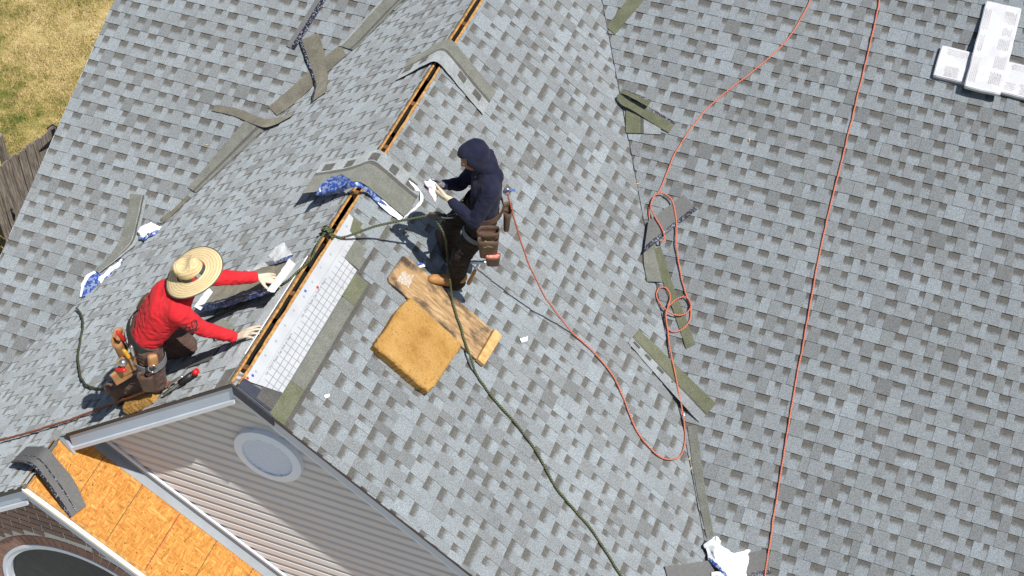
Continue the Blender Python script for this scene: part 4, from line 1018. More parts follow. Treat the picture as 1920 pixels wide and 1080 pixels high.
def cloth(name, c1, c2, scale=9, rough=.9, weave=260, bump=.6):
    b = NB(name); P = b.pos(); f = b.noise(P, scale, 3); wv = b.noise(P, weave, 2); fo = b.noise(b.stretch(P, (1, 1, 2.2)), 24, 3, .55, .8)
    b.bump(b.math('ADD', b.math('MULTIPLY', wv, .15), fo), bump, .012)
    b.b.inputs['Sheen Weight'].default_value = .04
    return b.done(b.ramp(f, [(.35, c1), (.65, c2)]), rough, spec=.15)
MNAVY = cloth('navy_cotton', (.011, .013, .030, 1), (.016, .018, .038, 1))
MREDC = cloth('red_shirt_cotton', (.52, .018, .026, 1), (.60, .024, .032, 1))
MTRSB = cloth('dark_brown_canvas', (.020, .015, .012, 1), (.032, .024, .019, 1))
MTRS2 = cloth('brown_canvas', (.085, .052, .042, 1), (.115, .070, .055, 1))
MGLOVE = cloth('cream_work_glove', (.50, .42, .31, 1), (.60, .52, .41, 1), 20)
MSKIN = plain('skin', (.20, .095, .055, 1), (.25, .12, .072, 1), 14, .5)
MHAIR = plain('black_hair', (.010, .008, .007, 1), (.016, .013, .011, 1), 60, .6)
MBOOT = plain('tan_boot_leather', (.40, .20, .065, 1), (.30, .14, .045, 1), 18, .65, bump=.2)
MBOOTD = plain('brown_boot_leather', (.095, .055, .035, 1), (.13, .075, .048, 1), 18, .65, bump=.2)
MSOLE = plain('boot_sole', (.045, .032, .025, 1), (.03, .022, .018, 1), 18, .85)
MLEATH = plain('dark_pouch_leather', (.060, .034, .022, 1), (.095, .055, .036, 1), 16, .6, bump=.25)
MTANL = plain('tan_pouch_leather', (.36, .185, .075, 1), (.26, .125, .05, 1), 14, .6, bump=.25)
MWEB = plain('grey_webbing', (.17, .18, .19, 1), (.13, .135, .145, 1), 50, .85)
MBELT = plain('black_belt', (.016, .015, .016, 1), (.025, .024, .025, 1), 40, .7)
MEYE = plain('eye_white', (.7, .68, .64, 1), None, 20, .3)
def boot(name, ankle, toe_dir, upn, L, m, parent):
    """boot on a surface with normal upn; ankle = centre of the ankle"""
    f = (toe_dir - upn*toe_dir.dot(upn)).normalized(); heel = ankle - upn*.085 - f*.035
    H = [[(ankle + upn*.05, .056), (ankle - upn*.03, .052)], [(ankle - upn*.02, .05), (heel + upn*.03, .040), (heel + f*.10 + upn*.025, .045)],
         [(heel + upn*.025 + f*.05, .043), (heel + f*(L-.085) + upn*.015, .042), (heel + f*(L-.06) + upn*.008, .036)], [(ankle + upn*.0 + f*.02, .048), (heel + f*.16 + upn*.02, .042)]]
    b = part(name, organic(H, .009, 4), m, parent)
    sd_ = f.cross(upn); bm = bmesh.new(); q = []
    for i in range(20):
        a = 2*math.pi*i/20; x = math.cos(a); w_ = .046 if x > 0 else .038
        q.append(heel + f*((L-.02)/2 - .025 + x*(L/2+.005)) + sd_*math.sin(a)*w_)
    hexa(bm, [p - upn*.034 for p in q], [p - upn*.008 for p in q]); bmesh.ops.recalc_face_normals(bm, faces=bm.faces); obj('sole', bm, MSOLE, b)
    for k in range(4):
        c = ankle + f*(.040+.016*k) - upn*(.002+.012*k) + upn*.024*(1 if k == 0 else .9)
        rod('lace', [c - sd_*.024 + upn*.004, c + upn*.012, c + sd_*.024 + upn*.004], .0035, MSOLE, b, 5)
    return b
def face(head, look, upv, m, parent_label=None):
    sd_ = look.cross(upv).normalized()
    H = [[(head + upv*.025 - look*.015, .088), (head + upv*.02 + look*.012, .080)], [(head - upv*.055 + look*.030, .052), (head - upv*.085 + look*.045, .028), (head + look*.02, .075)],
         [(head + look*.088 + upv*.012, .010), (head + look*.106 - upv*.022, .013)], [(head + look*.085 - upv*.058 + sd_*.014, .010), (head + look*.085 - upv*.058 - sd_*.014, .010)],
         [(head + look*.078 + upv*.026 + sd_*.04, .012), (head + look*.078 + upv*.026 - sd_*.04, .012)]]
    for s_ in (-1, 1): H.append([(head + sd_*.086*s_ + upv*.015, .012), (head + sd_*.090*s_ - upv*.022, .010)])
    return H
def eyes(head, look, upv, parent):
    sd_ = look.cross(upv).normalized()
    for s_ in (-1, 1):
        bm = bmesh.new(); hull(bm, [(head + look*.079 + sd_*.033*s_ + upv*.008, .0115)]); obj('eye', bm, MEYE, parent, smooth=True)
# ---------------- the worker standing on the right slope
PF = PR.hit(846, 540, .02); gN = -rt; gN = V((gN.x, gN.y, 0)).normalized(); sN = V((-fw.x, -fw.y, 0)).normalized(); zU = V((0, 0, 1))
BN = PF - gN*.26 - sN*.05
def N(G, Sd, Z): return BN + gN*G + sN*Sd + zU*Z
navy = thing('person', N(.1, 0, 0), 'standing worker in navy hooded shirt and dark trousers, holding white film in gloved hands', 'person', 'roof workers')
lookN = (gN*.88 - zU*.38 + sN*.28).normalized(); upN = (zU*.9 + gN*.4).normalized(); upN = (upN - lookN*upN.dot(lookN)).normalized()
hdN = N(.06, 0, 1.395)
jt = dict(pel=N(-.01, 0, .83), hipn=N(-.01, .10, .81), hipf=N(.01, -.10, .82), knn=N(.16, .12, .47), knf=N(.25, -.15, .53), ann=N(.215, .05, .10), anf=N(.27, -.20, .19),
          che=N(-.04, 0, 1.11), shn=N(-.075, .178, 1.215), shf=N(-.045, -.178, 1.225), eln=N(.05, .25, .955), elf=N(.17, -.17, .95), wrn=N(.245, .11, 1.06), wrf=N(.30, -.05, 1.06), nk=N(-.03, 0, 1.27))
j = jt
body = [[(j['pel'], .11), (j['che'], .12)], [(j['shn'], .05), (j['shf'], .05), (j['che'], .10)], [(j['nk'], .055), (hdN - upN*.06, .052)]]
body += face(hdN, lookN, upN, None)
for a in ('n', 'f'): body += chain([j['sh'+a], j['el'+a], j['wr'+a]], [.042, .036, .026]) + chain([j['hip'+a], j['kn'+a], j['an'+a]], [.075, .055, .042])
thN = (gN*.5 + sN*.2 + zU*.8)
handN = hand(j['wrn'], gN*.80 - sN*.45 + zU*.12, sN*.75 + gN*.35 + zU*.35, zU*.9 + gN*.3, .65, 1.0, .6)
handF = hand(j['wrf'], gN*.85 + sN*.15 + zU*.25, -sN*.85 - zU*.2, zU*.9 - gN*.2, .8, 1.0, .6)
body += [[(a, r*.8) for a, r in h] for h in handN + handF]
part('body', organic(body, .010, 4), MSKIN, navy); eyes(hdN, lookN, upN, navy)
sh = [[(j['pel'] + zU*.02 + sN*.07, .104), (j['pel'] + zU*.02 - sN*.07, .104), (j['che'] + sN*.07 - gN*.0, .117), (j['che'] - sN*.07, .117)],
      [(j['che'] + sN*.06, .110), (j['che'] - sN*.06, .110), (j['shn'], .064), (j['shf'], .064)], [(j['nk'] + zU*-.01, .075), (j['che'] + zU*.08 - gN*.03, .10)]]
for a in ('n', 'f'): sh += chain([j['sh'+a], j['sh'+a].lerp(j['el'+a], .5), j['el'+a], j['wr'+a].lerp(j['el'+a], .14)], [.068, .060, .053, .040])
part('hooded_shirt', organic(sh, .011, 4, .006, 12, 3), MNAVY, navy)
hm = organic([[(hdN + upN*.035 - lookN*.040, .100), (hdN + upN*.03 + lookN*.008, .101), (hdN - upN*.07 - lookN*.015, .088)], [(hdN - upN*.08 - lookN*.03, .082), (j['nk'] - gN*.03, .078)], [(hdN + upN*.08 - lookN*.06, .05), (hdN - lookN*.075, .065)]], .010, 5, .003, 12, 8)
bm = bmesh.new(); bm.from_mesh(hm)
kill = [v for v in bm.verts if (v.co - hdN).dot(lookN) > .040 and (v.co - hdN).dot(upN) > -.125 and abs((v.co - hdN).dot(lookN.cross(upN))) < .082 and (v.co - hdN).dot(upN) < .075]
bmesh.ops.delete(bm, geom=kill, context='VERTS'); bm.to_mesh(hm); bm.free()
hood = part('hood', hm, MNAVY, navy); m_ = hood.modifiers.new('thick', 'SOLIDIFY'); m_.thickness = .012; m_.offset = -1
tr = [[(j['pel'] + sN*.07, .118), (j['pel'] - sN*.07, .118), (j['hipn'], .10), (j['hipf'], .10)]]
tr += chain([j['hipn'], j['knn'], j['ann'] + zU*.04, j['ann'] - zU*.02], [.102, .078, .066, .070]) + chain([j['hipf'], j['knf'], j['anf'] + zU*.04, j['anf'] - zU*.02], [.102, .078, .066, .068])
part('trousers', organic(tr, .011, 3, .010, 15, 5), MTRSB, navy)
part('glove', organic(handN + [[(j['wrn'], .027), (j['wrn'].lerp(j['eln'], .22), .031)]], .005, 2), MGLOVE, navy)
part('glove', organic(handF + [[(j['wrf'], .027), (j['wrf'].lerp(j['elf'], .22), .031)]], .005, 2), cloth('grey_work_glove', (.10, .11, .14, 1), (.3, .3, .31, 1), 24), navy)
boot('boot', j['ann'] + PR.N*.01, gN*.93 + sN*.10, PR.N, .29, MBOOT, navy); boot('boot', j['anf'] - zU*.03, gN*.5 - sN*.75, PR.N, .29, MBOOTD, navy)
belt = band('tool_belt', strap_ring(j['pel'] + zU*.055 + gN*.0, gN*.152, sN*.198), lambda p: p - j['pel'] - zU*.055, .055, .006, MLEATH, navy)
bag('pouch', N(-.05, .215, 0.885), -gN, sN, .18, .085, .19, MLEATH, belt, .85, .008, .35)
bag('pouch', N(-.05, .285, 0.840), -gN, sN, .165, .06, .20, MLEATH, belt, .8, .008, .3)
bag('pouch', N(-.085, .30, 0.675), -gN, sN, .12, .06, .11, MLEATH, belt, .8, .008, .3)
bag('pouch', N(-.165, .03, 0.885), sN, -gN, .15, .06, .20, MLEATH, belt, .8, .008, .3)
for c, t0 in ((j['hipn'].lerp(j['knn'], .36), j['knn'] - j['hipn']), (j['hipf'].lerp(j['knf'], .36), j['knf'] - j['hipf'])):
    t0 = t0.normalized(); a1 = t0.orthogonal().normalized(); a2 = t0.cross(a1)
    band('harness_strap', strap_ring(c, a1*.106, a2*.106, 0), lambda p, c=c, t0=t0: (p-c) - t0*(p-c).dot(t0), .042, .004, MWEB, navy)
# things he holds or carries
hc = (j['wrn'] + j['wrf'])/2 + gN*.075 + zU*.045
film('crumpled white film held in the standing worker\'s gloved hands', [hc + V((0, 0, .10)) + gN*.04, hc + V((0, 0, .03)) - gN*.01, hc - V((0, 0, .07)) - gN*.02], [hc + sN*.03 + gN*.08 + V((0, 0, .08)), hc + sN*.05 + gN*.05, hc + sN*.055 - V((0, 0, .08)) + gN*.02], [(.92, MWRAPW), (.04, MREDP), (.04, MWRAPB)], .02, 26, 14, 14)
ham = thing('hammer', N(.1, .17, .3), 'hammer with an orange handle hanging below the standing worker\'s pouch', 'hammer')
ht, hb = N(.025, .20, .46), N(.115, .19, .20)
rod('handle', [ht, ht.lerp(hb, .3), ht.lerp(hb, .36)], .009, MSTEEL, ham); rod('grip', catmull([ht.lerp(hb, .34), ht.lerp(hb, .5), ht.lerp(hb, .8), hb], 8), [.012, .014, .015, .014, .014, .015, .017, .018, .015], MBOOT, ham)
rod('hammer_head', [ht + gN*.07, ht + gN*.04, ht, ht - gN*.04, ht - gN*.065], [.010, .017, .013, .016, .016], MSTEEL, ham, 10)
red_t = thing('tape_roll', N(-.085, .34, .70), 'red mesh bundle poking out of the standing worker\'s lowest pouch', 'nail roll'); bm = bmesh.new(); hull(bm, [(N(-.05, .33, .66), .024), (N(-.12, .33, .66), .024)]); obj('roll', bm, plain('red_mesh', (.6, .05, .03, 1), (.75, .30, .22, 1), 90, .6), red_t, smooth=True)
gl_ = thing('spare_gloves', N(-.05, .33, .80), 'olive cloth tucked into the standing worker\'s middle pouch', 'cloth'); part('cloth', organic([[(N(-.02, .325, .775), .022), (N(-.08, .32, .785), .026)], [(N(-.05, .33, .795), .02), (N(-.03, .325, .815), .012)]], .006, 2, .004, 40), plain('olive_cloth', (.20, .17, .075, 1), (.14, .12, .05, 1), 40, .9), gl_)
grab = thing('rope_grab', N(.32, .09, .85), 'black and brass rope grab clipped to the green rope in front of the standing worker', 'rope grab')
clip = N(.26, .10, .86); clipA = N(.42, .02, .80)
bm = bmesh.new(); hull(bm, [(clip.lerp(clipA, .2), .026), (clip.lerp(clipA, .85), .024)]); obj('body', bm, MBLACK, grab, smooth=True)
rod('cam', [clip.lerp(clipA, .5) + zU*.012, clip.lerp(clipA, .9) + zU*.02], .012, plain('brass', (.45, .30, .10, 1), (.3, .2, .07, 1), 20, .35, .8), grab)
rod('carabiner', [clip + gN*.05*math.cos(a) + (zU*.5 + sN*.86)*.026*math.sin(a) for a in [2*math.pi*i/20 for i in range(21)]], .005, MSTEEL, grab, 6)
rod('lanyard', catmull([clip, N(.21, .08, .86), N(.14, .05, .87)], 8), .012, MBLACK, grab, 6)
# ---------------- the worker kneeling on the left slope
PK = PL.hit(285, 742, .02); gR = V((rt.x, rt.y, 0)).normalized(); BK = PK - sN*.12
def K(G, Sd, Z): return BK + gR*(G + .13*Z) + sN*Sd + zU*Z
red = thing('person', K(0, 0, 0), 'kneeling worker in red long sleeved shirt and wide straw hat, reaching for the ridge', 'person', 'roof workers')
r = dict(pel=K(-.04, 0, .60), hipn=K(-.02, .11, .56), hipf=K(-.02, -.11, .57), knn=K(.03, .12, .17), knf=K(.22, -.20, .22), ann=K(-.30, -.02, -.09), anf=K(-.12, -.30, -.02),
         che=K(.12, 0, .90), shn=K(.22, .17, 1.01), shf=K(.27, -.18, 1.02), eln=K(.375, .11, .77), elf=K(.49, -.27, .90), wrn=K(.625, .035, .575), wrf=K(.735, -.37, .80), nk=K(.245, -.01, 1.06))
hdR = K(.32, -.03, 1.145); lookR = (gR*.72 - zU*.68 + sN*.05).normalized(); upR = (zU*.74 + gR*.67).normalized(); upR = (upR - lookR*upR.dot(lookR)).normalized()
body = [[(r['pel'], .11), (r['che'], .12)], [(r['shn'], .05), (r['shf'], .05), (r['che'], .10)], [(r['nk'], .055), (hdR - upR*.05, .052)]] + face(hdR, lookR, upR, None)
for a in ('n', 'f'): body += chain([r['sh'+a], r['el'+a], r['wr'+a]], [.042, .036, .027]) + chain([r['hip'+a], r['kn'+a], r['an'+a]], [.075, .055, .042])
h1 = hand(r['wrn'], gR*.80 + zU*.44 - sN*.06, (PL.N*.95 + sN*.2), -sN*.9 + gR*.2, .30, 1.05, .25, .22)
h2 = hand(r['wrf'], gR*.93 - zU*.15 - sN*.05, (zU*.9 + sN*.35), sN*.85 - zU*.35, .50, 1.05, .3, .15)
body += [[(a, q*.8) for a, q in h] for h in h1 + h2]
part('body', organic(body, .010, 4), MSKIN, red); eyes(hdR, lookR, upR, red)
part('hair', organic([[(hdR + upR*.035 - lookR*.03, .094), (hdR - lookR*.05 - upR*.02, .080)]], .012, 3), MHAIR, red)
ax = (r['che'] - r['pel']).normalized()
sh = [[(r['pel'] + ax*.06 + sN*.075, .120), (r['pel'] + ax*.06 - sN*.075, .120), (r['che'] + sN*.08, .135), (r['che'] - sN*.08, .135)],
      [(r['che'] + sN*.07, .125), (r['che'] - sN*.07, .125), (r['shn'], .075), (r['shf'], .075)], [(r['nk'], .07), (r['che'] + ax*.10, .09)]]
for a in ('n', 'f'): sh += chain([r['sh'+a], r['sh'+a].lerp(r['el'+a], .5), r['el'+a], r['wr'+a].lerp(r['el'+a], .10)], [.080, .068, .058, .044])
part('shirt', organic(sh, .011, 4, .007, 14, 11), MREDC, red)
shirt = [o for o in red.children if o.name.startswith('shirt')][0]; tgt = r['shn'].lerp(r['eln'], .62) + sN*.062 + zU*.02
bm = bmesh.new(); me_ = shirt.data
for p in me_.polygons:
    c = WM[shirt] @ p.center
    if (c - tgt).length < .062:
        quad(bm, [WM[shirt] @ me_.vertices[k].co + me_.vertices[k].normal*.003 for k in p.vertices])
bmesh.ops.remove_doubles(bm, verts=bm.verts, dist=.0005)
bp = NB('sleeve_print'); n_ = bp.noise(bp.stretch(bp.pos(), (60, 60, 30)), 1, 3)
if bm.faces: obj('sleeve_print', bm, bp.done(bp.ramp(n_, [(.47, (.06, .02, .018)), (.55, (.50, .02, .028))]), .9), red)
tr = [[(r['pel'] + sN*.075, .122), (r['pel'] - sN*.075, .122), (r['hipn'], .105), (r['hipf'], .105)]]
tr += chain([r['hipn'], r['knn'], r['knn'].lerp(r['ann'], .5), r['ann']], [.108, .084, .075, .066]) + chain([r['hipf'], r['knf'], r['knf'].lerp(r['anf'], .5), r['anf']], [.108, .084, .075, .064])
part('trousers', organic(tr, .011, 3, .009, 16, 21), MTRS2, red)
part('glove', organic(h1 + [[(r['wrn'], .028), (r['wrn'].lerp(r['eln'], .14), .031)]], .005, 2), MGLOVE, red)
part('glove', organic(h2 + [[(r['wrf'], .028), (r['wrf'].lerp(r['elf'], .14), .031)]], .005, 2), MGLOVE, red)
boot('boot', r['ann'], -gR*.5 - zU*.75 - sN*.1, -gR*.75 + zU*.3, .27, MBOOTD, red); boot('boot', r['anf'], -gR*.5 - zU*.7 - sN*.2, -gR*.7 + zU*.4, .27, MBOOTD, red)
hatax = (gR*-.40 + sN*.13 + zU*.91).normalized(); hx = (gR - hatax*gR.dot(hatax)).normalized(); hy = hatax.cross(hx); hc_ = K(.305, -.03, 1.215)
HM = Matrix(((hx.x, hy.x, hatax.x, hc_.x), (hx.y, hy.y, hatax.y, hc_.y), (hx.z, hy.z, hatax.z, hc_.z), (0, 0, 0, 1)))
def straw_material():
    b = NB('woven_straw'); P = b.objc(); q = b.sep(P)
    rad = b.math('SQRT', b.math('ADD', b.math('POWER', q[0], 2), b.math('POWER', q[1], 2)))
    wob = b.noise(P, 20, 2)
    st = b.math('SINE', b.math('MULTIPLY', b.math('ADD', rad, b.math('MULTIPLY', q[2], .8)), 330))
    ang = b.noise(b.stretch(P, (1, 1, 1)), 170, 2, .6)
    f = b.math('ADD', b.math('MULTIPLY', st, .15), b.math('ADD', b.math('MULTIPLY', ang, .75), b.math('MULTIPLY', wob, .2)))
    b.bump(f, .5, .004)
    return b.done(b.ramp(f, [(.1, (.34, .235, .10)), (.45, (.58, .45, .235)), (.8, (.70, .58, .36))]), .75)
MSTRAW = straw_material()
bm = bmesh.new(); nS = 64
def hatring(rx, ry, z, warp=0):
    return [bm.verts.new(V((rx*math.cos(a), ry*math.sin(a), z + warp*math.cos(2*a)))) for a in [2*math.pi*i/nS for i in range(nS)]]
prof = [(.234, .216, -.012, -.012), (.224, .206, -.004, -.012), (.19, .172, .000, -.006), (.14, .125, .004, -.002), (.108, .090, .010, 0), (.106, .089, .035, 0), (.104, .086, .080, 0), (.098, .078, .112, .006), (.080, .058, .124, .012), (.05, .03, .118, .012), (.02, .012, .108, .006)]
rings = [hatring(*p) for p in prof]
for a, b in zip(rings, rings[1:]):
    for i in range(nS): bm.faces.new((a[i], a[(i+1) % nS], b[(i+1) % nS], b[i])).smooth = True
bm.faces.new(rings[-1])
bmesh.ops.recalc_face_normals(bm, faces=bm.faces)
hat = obj('straw_hat', bm, MSTRAW, red, mat4=HM); mo = hat.modifiers.new('thick', 'SOLIDIFY'); mo.thickness = .004
bm = bmesh.new(); ra = [bm.verts.new(V((.1125*math.cos(a), .0945*math.sin(a), .010))) for a in [2*math.pi*i/nS for i in range(nS)]]; rb_ = [bm.verts.new(V((.1085*math.cos(a), .0915*math.sin(a), .042))) for a in [2*math.pi*i/nS for i in range(nS)]]
for i in range(nS):
    f = bm.faces.new((ra[i], ra[(i+1) % nS], rb_[(i+1) % nS], rb_[i])); f.material_index = (1 if i % 16 in (2, 3, 4) else 2 if i % 16 in (6, 7, 8) else 0)
obj('hat_band', bm, [plain('hat_band_dark', (.03, .035, .035, 1), (.05, .055, .05, 1), 40, .7), plain('hat_band_red', (.55, .03, .03, 1), None, 30, .7), plain('hat_band_grey', (.32, .32, .31, 1), (.2, .2, .2, 1), 60, .7)], hat, mat4=HM)
rod('brim_binding', [HM @ V((.2345*math.cos(a), .2165*math.sin(a), -.012 - .012*math.cos(2*a))) for a in [2*math.pi*i/nS for i in range(nS+1)]], .0045, plain('brim_binding', (.10, .085, .065, 1), None, 20, .8), hat, 6)
# belt, pouches and harness
bc = r['pel'] + ax*.02; a1 = (gR - ax*gR.dot(ax)).normalized(); a2 = sN
belt = band('tool_belt', strap_ring(bc, a1*.150, a2*.203, 0), lambda p: p - bc, .06, .007, MBELT, red)
bag('pouch', K(-.12, .185, .60), (gR*.75 + sN*-.65).normalized(), (sN*.75 - gR*.65).normalized(), .17, .075, .20, MTANL, belt, .8, .009, .35)
bag('pouch', K(-.17, .235, .50), (gR*.75 + sN*-.65).normalized(), (sN*.75 - gR*.65).normalized(), .15, .075, .15, MTANL, belt, .8, .009, .35)
bag('pouch', K(-.205, .06, .62), sN, -gR, .18, .07, .19, MTANL, belt, .8, .009, .3)
bag('pouch', K(-.02, .225, .42), gR, sN, .12, .06, .19, MLEATH, belt, .8, .009, .3)
c = r['hipn'].lerp(r['knn'], .33); t0 = (r['knn']-r['hipn']).normalized(); q1 = t0.orthogonal().normalized(); q2 = t0.cross(q1)
band('harness_strap', strap_ring(c, q1*.116, q2*.116, 0), lambda p: (p-c) - t0*(p-c).dot(t0), .06, .005, MWEB, red)
bm = bmesh.new(); hull(bm, [(K(.025, .245, .60), .026), (K(.03, .25, .53), .028), (K(.055, .235, .60), .02), (K(.06, .24, .53), .022)]); obj('harness_pad', bm, MTANL, red, smooth=True)
rod('d_ring', [K(.045, .275, .505) + gR*.035*math.cos(a) + zU*.04*math.sin(a) for a in [2*math.pi*i/18 for i in range(19)]], .0055, MSTEEL, red, 6)
TG = 'tools in the kneeling worker\'s pouches'
def tool(name, label, cat, a, b, r0, m, tip=None):
    t = thing(name, a, label, cat, TG); d = (b-a); rod('handle', [a, a+d*.2, a+d*.8, b], [r0*.8, r0, r0*1.05, r0*.7], m, t)
    if tip: rod('blade', [a, a - d.normalized()*.10], r0*.45, tip, t)
    return t
tool('screwdriver', 'red handled tool sticking out of the kneeling worker\'s rear pouch', 'tool', K(-.19, .10, .62), K(-.235, .11, .735), .016, MREDP, MSTEEL)
tool('pliers', 'red tool handle lying in the kneeling worker\'s lower tan pouch', 'tool', K(-.23, .28, .50), K(-.15, .31, .53), .017, MREDP)
tool('utility_knife', 'yellow handled knife in the kneeling worker\'s tan pouch', 'knife', K(-.13, .24, .58), K(-.17, .24, .68), .016, plain('yellow_plastic', (.62, .32, .02, 1), None, 20, .4), MSTEEL)
tool('chisel', 'silver topped tool upright in the kneeling worker\'s tan pouch', 'tool', K(-.10, .22, .58), K(-.12, .21, .69), .015, MSTEEL)
tp = thing('tape_measure', K(-.19, .25, .55), 'round silver tape measure on the kneeling worker\'s pouch', 'tape measure', TG); bm = bmesh.new(); hull(bm, [(K(-.19, .26, .565), .034), (K(-.175, .27, .57), .032)]); obj('case', bm, MSTEEL, tp, smooth=True)
ph = thing('belt_phone_case', K(-.12, -.19, .74), 'brown leather case clipped to the kneeling worker\'s back', 'case'); bm = bmesh.new(); hull(bm, [(K(-.11, -.15, .70), .026), (K(-.07, -.17, .78), .026), (K(-.09, -.20, .70), .018), (K(-.05, -.21, .78), .018)]); obj('pocket', bm, MLEATH, ph, smooth=True)
rgb = thing('rope_grab', K(.18, .20, .28), 'steel rope grab with a red cap beside the kneeling worker\'s knee', 'rope grab')
p0, p1 = K(.11, .24, .16), K(.33, .20, .36)
rod('shaft', [p0, p0.lerp(p1, .5), p1], .013, MSTEEL, rgb); rod('loop', [p0.lerp(p1, .42) + (p1-p0).normalized()*.085*math.cos(a) + zU*.05*math.sin(a) - sN*.02 for a in [2*math.pi*i/18 for i in range(19)]], .008, MSTEEL, rgb, 6)
rod('red_cap', [p1, p1 + (p1-p0).normalized()*.045], .024, MREDP, rgb, 12); rod('body', [p0.lerp(p1, .55), p0.lerp(p1, .95)], .026, MBLACK, rgb, 10)
foam('ragged yellow foam pad under the kneeling worker\'s knee', [(-PL.uv(PK)[0]*-1-.13, PL.uv(PK)[1]-.27), (PL.uv(PK)[0]+.16, PL.uv(PK)[1]-.20), (PL.uv(PK)[0]+.11, PL.uv(PK)[1]+.12), (PL.uv(PK)[0]-.15, PL.uv(PK)[1]+.10)], PL, .075, 22, seed=4)
fk = PL.uv(PL.hit(345, 655)); foam('small foam scrap under the kneeling worker\'s far knee', [(fk[0]-.09, fk[1]-.12), (fk[0]+.09, fk[1]-.10), (fk[0]+.08, fk[1]+.10), (fk[0]-.08, fk[1]+.10)], PL, .05, 14, seed=9)
sheet('loose_shingle', 'two small dark shingle offcuts beside the red capped rope grab', 'shingle', S([(352, 690, .02), (392, 676, .02)], PL), S([(376, 664, .02), (412, 652, .02)], PL), [(1, MBACK)], LG, n=3)
sheet('loose_shingle', 'green grey shingle offcut under the kneeling worker\'s near arm', 'shingle', S([(385, 610, .02), (418, 596, .02)], PL), S([(405, 640, .02), (442, 616, .02)], PL), [(1, MGREEN)], LG, n=3)
# the shingle he is laying, still in its film
hs = sheet('ridge_cap_shingle', 'brown grey shingle held by the kneeling worker, white film along its ends', 'shingle', S([(366, 578, .10), (430, 563, .13), (507, 544, .13)], PL), S([(394, 537, .10), (470, 510, .14), (546, 486, .19)], PL), [(.5, MBROWN), (.5, MBROWN)], 'shingles bent over the ridge', n=12)
film(None, S([(501, 545, .16), (543, 484, .21)], PL), [p - V((0, 0, .045)) for p in S([(513, 541, .16), (554, 488, .21)], PL)], [(1, MWRAPW)], .005, 26, 12, 3, hs, 'end_film'); film(None, S([(364, 575, .14), (391, 539, .14)], PL), [p - V((0, 0, .045)) for p in S([(375, 575, .14), (400, 543, .14)], PL)], [(1, MWRAPW)], .005, 26, 12, 3, hs, 'end_film')
film('navy printed film along the near edge of the shingle held by the kneeling worker', S([(366, 574, .13), (405, 564, .14), (450, 552, .15), (508, 539, .15)], PL), S([(367, 588, .06), (410, 579, .07), (455, 566, .09), (511, 548, .12)], PL), [(.35, MWRAPB), (.65, MWRAPN)], .009, 22, 20, 8)
film('rolled white film along the far edge of the shingle held by the kneeling worker', S([(440, 512, .14), (470, 505, .15), (490, 494, .17), (512, 489, .17)], PL), S([(442, 519, .13), (474, 512, .14), (494, 503, .15), (516, 496, .16)], PL), [(.8, MWRAPW), (.2, MWRAPB)], .008, 26)
film('flared white film flap at the far corner of the shingle held by the kneeling worker', [p + V((0, 0, .03)) for p in S([(503, 485, .20), (515, 470, .21), (532, 460, .21)], PL)], S([(519, 493, .20), (536, 487, .21), (552, 481, .21)], PL), [(.85, MWRAPW), (.15, MWRAPB)], .008, 18)
# ------------------------------------------------------------------ ropes
def rope_material(name, c1, c2, f=45):
    b = NB(name); q = b.sep(b.uvc()); s_ = b.math('FRACT', b.math('ADD', b.math('MULTIPLY', q[0], f), b.math('MULTIPLY', q[1], 2)))
    t = b.math('ABSOLUTE', b.math('SUBTRACT', s_, .5)); b.bump(t, .5, .004)
    return b.done(b.ramp(b.math('ADD', t, b.math('MULTIPLY', b.noise(b.pos(), 30, 2), .25)), [(.2, c1), (.45, c2)]), .75)
MRED = rope_material('red_rope_braid', (.60, .20, .12, 1), (.36, .085, .045, 1)); MGRNR = rope_material('olive_rope_braid', (.10, .115, .045, 1), (.028, .038, .016, 1)); MRUST = rope_material('rust_rope_braid', (.35, .11, .05, 1), (.17, .045, .022, 1))
def rope(label, pts, m, r_=.0068, sides=8):
    L = sum((b-a).length for a, b in zip(pts, pts[1:])); bm = bmesh.new(); path = catmull(pts, int(max(20, L/.025)))
    path = [p + V((noise.noise(p*5), noise.noise(p*5 + V((9, 0, 0))), 0))*.006 + V((noise.noise(p*16), noise.noise(p*16 + V((0, 7, 0))), 0))*.003 for p in path]
    tube(bm, path, [r_*(1 + .12*noise.noise(p*22)) for p in path], sides); bmesh.ops.recalc_face_normals(bm, faces=bm.faces)
    return obj('rope', bm, m, None, label=label, cat='rope', group='ropes on the roof')
h0 = .030
rope('long straight red rope running from top to bottom across the main roof', S([(1652, -20), (1637, 60), (1600, 210), (1574, 320), (1549, 420), (1530, 510), (1507, 640), (1488, 740), (1470, 850), (1452, 960), (1437, 1060), (1432, 1100)], PM, h0), MRED)
back = N(-.195, .05, 1.08)
pts = S([(1526, -20), (1505, 30), (1475, 75), (1440, 110), (1400, 143), (1362, 172), (1325, 205), (1298, 238), (1270, 280), (1252, 318), (1236, 358), (1220, 380), (1217, 405), (1224, 432), (1240, 453, .09), (1247, 450, .10), (1243, 432, .09), (1229, 408, .08), (1220, 388, .05), (1226, 368, .06), (1242, 362, .06), (1260, 376, .06), (1268, 410, .05), (1268, 455, .05), (1274, 500), (1284, 545), (1294, 575), (1294, 600), (1278, 618), (1258, 621), (1249, 605), (1248, 585, .05), (1262, 565, .05), (1282, 556, .05), (1294, 566, .06), (1294, 580, .06), (1278, 591, .05), (1258, 587, .06), (1240, 572, .05), (1231, 555), (1236, 540), (1248, 539), (1256, 552), (1254, 570, .06), (1249, 590, .06), (1252, 620), (1256, 650, .05), (1264, 692, .075), (1273, 735, .08), (1278, 765, .06)], None, h0)
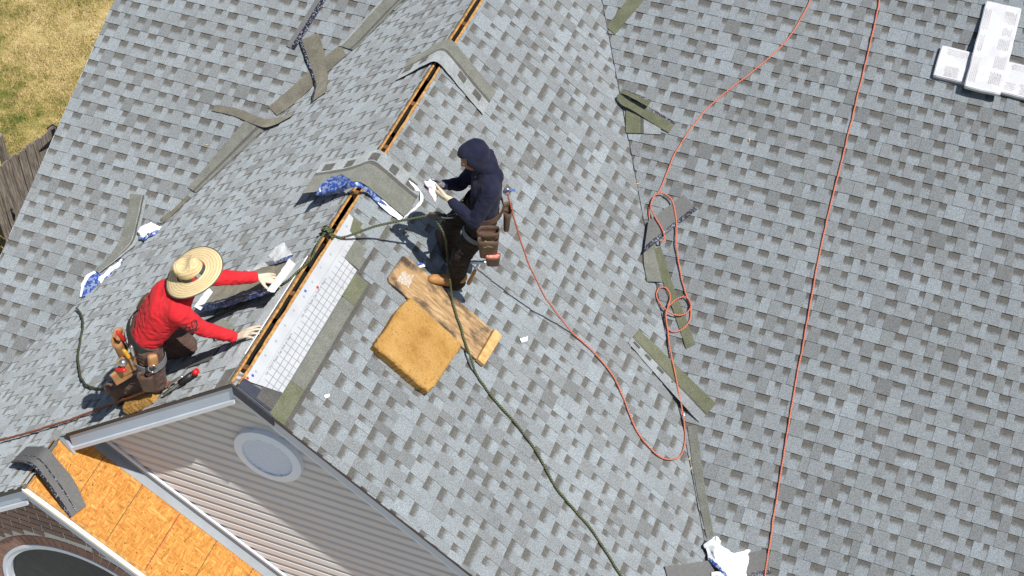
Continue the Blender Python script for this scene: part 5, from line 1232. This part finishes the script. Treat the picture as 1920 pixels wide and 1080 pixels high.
pts += S([(1284, 805), (1284, 832), (1277, 853), (1262, 862), (1240, 858), (1217, 838), (1195, 810), (1180, 775), (1166, 738), (1150, 705), (1128, 676), (1100, 648), (1068, 618, .05)], PR, h0)
e = pts[-1]; c1 = PR.hit(1022, 556, .30); c2 = PR.hit(985, 478, .62)
pts += [c1, c2, back]
rope('red lifeline with loops in the right valley, clipped to the standing worker\'s back', pts, MRED)
rod_ = thing('harness_hook', back, 'small steel and blue hook on the standing worker\'s back', 'hook'); rod('ring', [back + gN*.025*math.cos(a) + zU*.03*math.sin(a) for a in [2*math.pi*i/16 for i in range(17)]], .006, MSTEEL, rod_, 6); rod('gate', [back + gN*.02, back - gN*.06 + zU*.02], .008, MCAPB, rod_)
kn_ = V((0, 1.60, Z0+.035))
rope('olive rope stretched from the ridge to the standing worker', [PL.p(-1.60, -.06, .03), kn_, PR.p(1.61, -.05, .03), PR.p(1.63, -.10, .05), N(.62, .0, .80).lerp(PR.p(1.63, -.10, .05), .45) - zU*.02, clipA], MGRNR, .009)
pts = [clipA.lerp(clip, .3), N(.30, .12, .70), PR.hit(838, 470, .26), PR.hit(843, 520, .20), PR.hit(847, 556, .075), PR.hit(858, 596, .062), PR.hit(872, 640, .062), PR.hit(884, 672, .085)] + S([(892, 698, .04), (912, 728), (938, 762), (972, 800), (1000, 838), (1022, 876), (1045, 918), (1072, 950), (1105, 988), (1135, 1032), (1160, 1072), (1185, 1105)], PR, h0)
rope('olive rope hanging from the standing worker and trailing down over the board', pts, MGRNR, .0095)
rope('olive rope running down the left slope from the ridge to the kneeling worker', [PR.p(1.58, -.05, .04), V((0, 1.58, Z0+.04))] + S([(603, 446, .04), (592, 466), (584, 484), (560, 507), (540, 526, .03), (505, 547), (470, 562), (440, 577), (410, 590, .03), (385, 602)], PL, h0), MGRNR, .009)
for k in range(3):
    kk = kn_ + V((0, .012*k-.012, .0))
rope('olive rope knot tied round the ridge slot', [kn_ + V((.035*math.cos(a), .018*a/6.28 - .03 + .006*math.sin(a*.5), .012 + .028*math.sin(a))) for a in [i*.5 for i in range(38)]], MGRNR, .0085)
rope('olive rope end lying left of the kneeling worker', S([(144, 578, .04), (152, 590), (156, 610), (150, 640), (147, 668), (149, 695), (156, 716), (170, 726), (195, 728), (225, 722)], PL, h0), MGRNR, .009)
rope('rust coloured rope from the lower left edge to the kneeling worker\'s foam pad', S([(-30, 834, .05), (40, 815, .045), (110, 794, .04), (180, 769, .04), (215, 756, .05), (240, 746, .12), (275, 733, .13), (310, 722, .06), (330, 712, .05)], PL), MRUST, .0095)
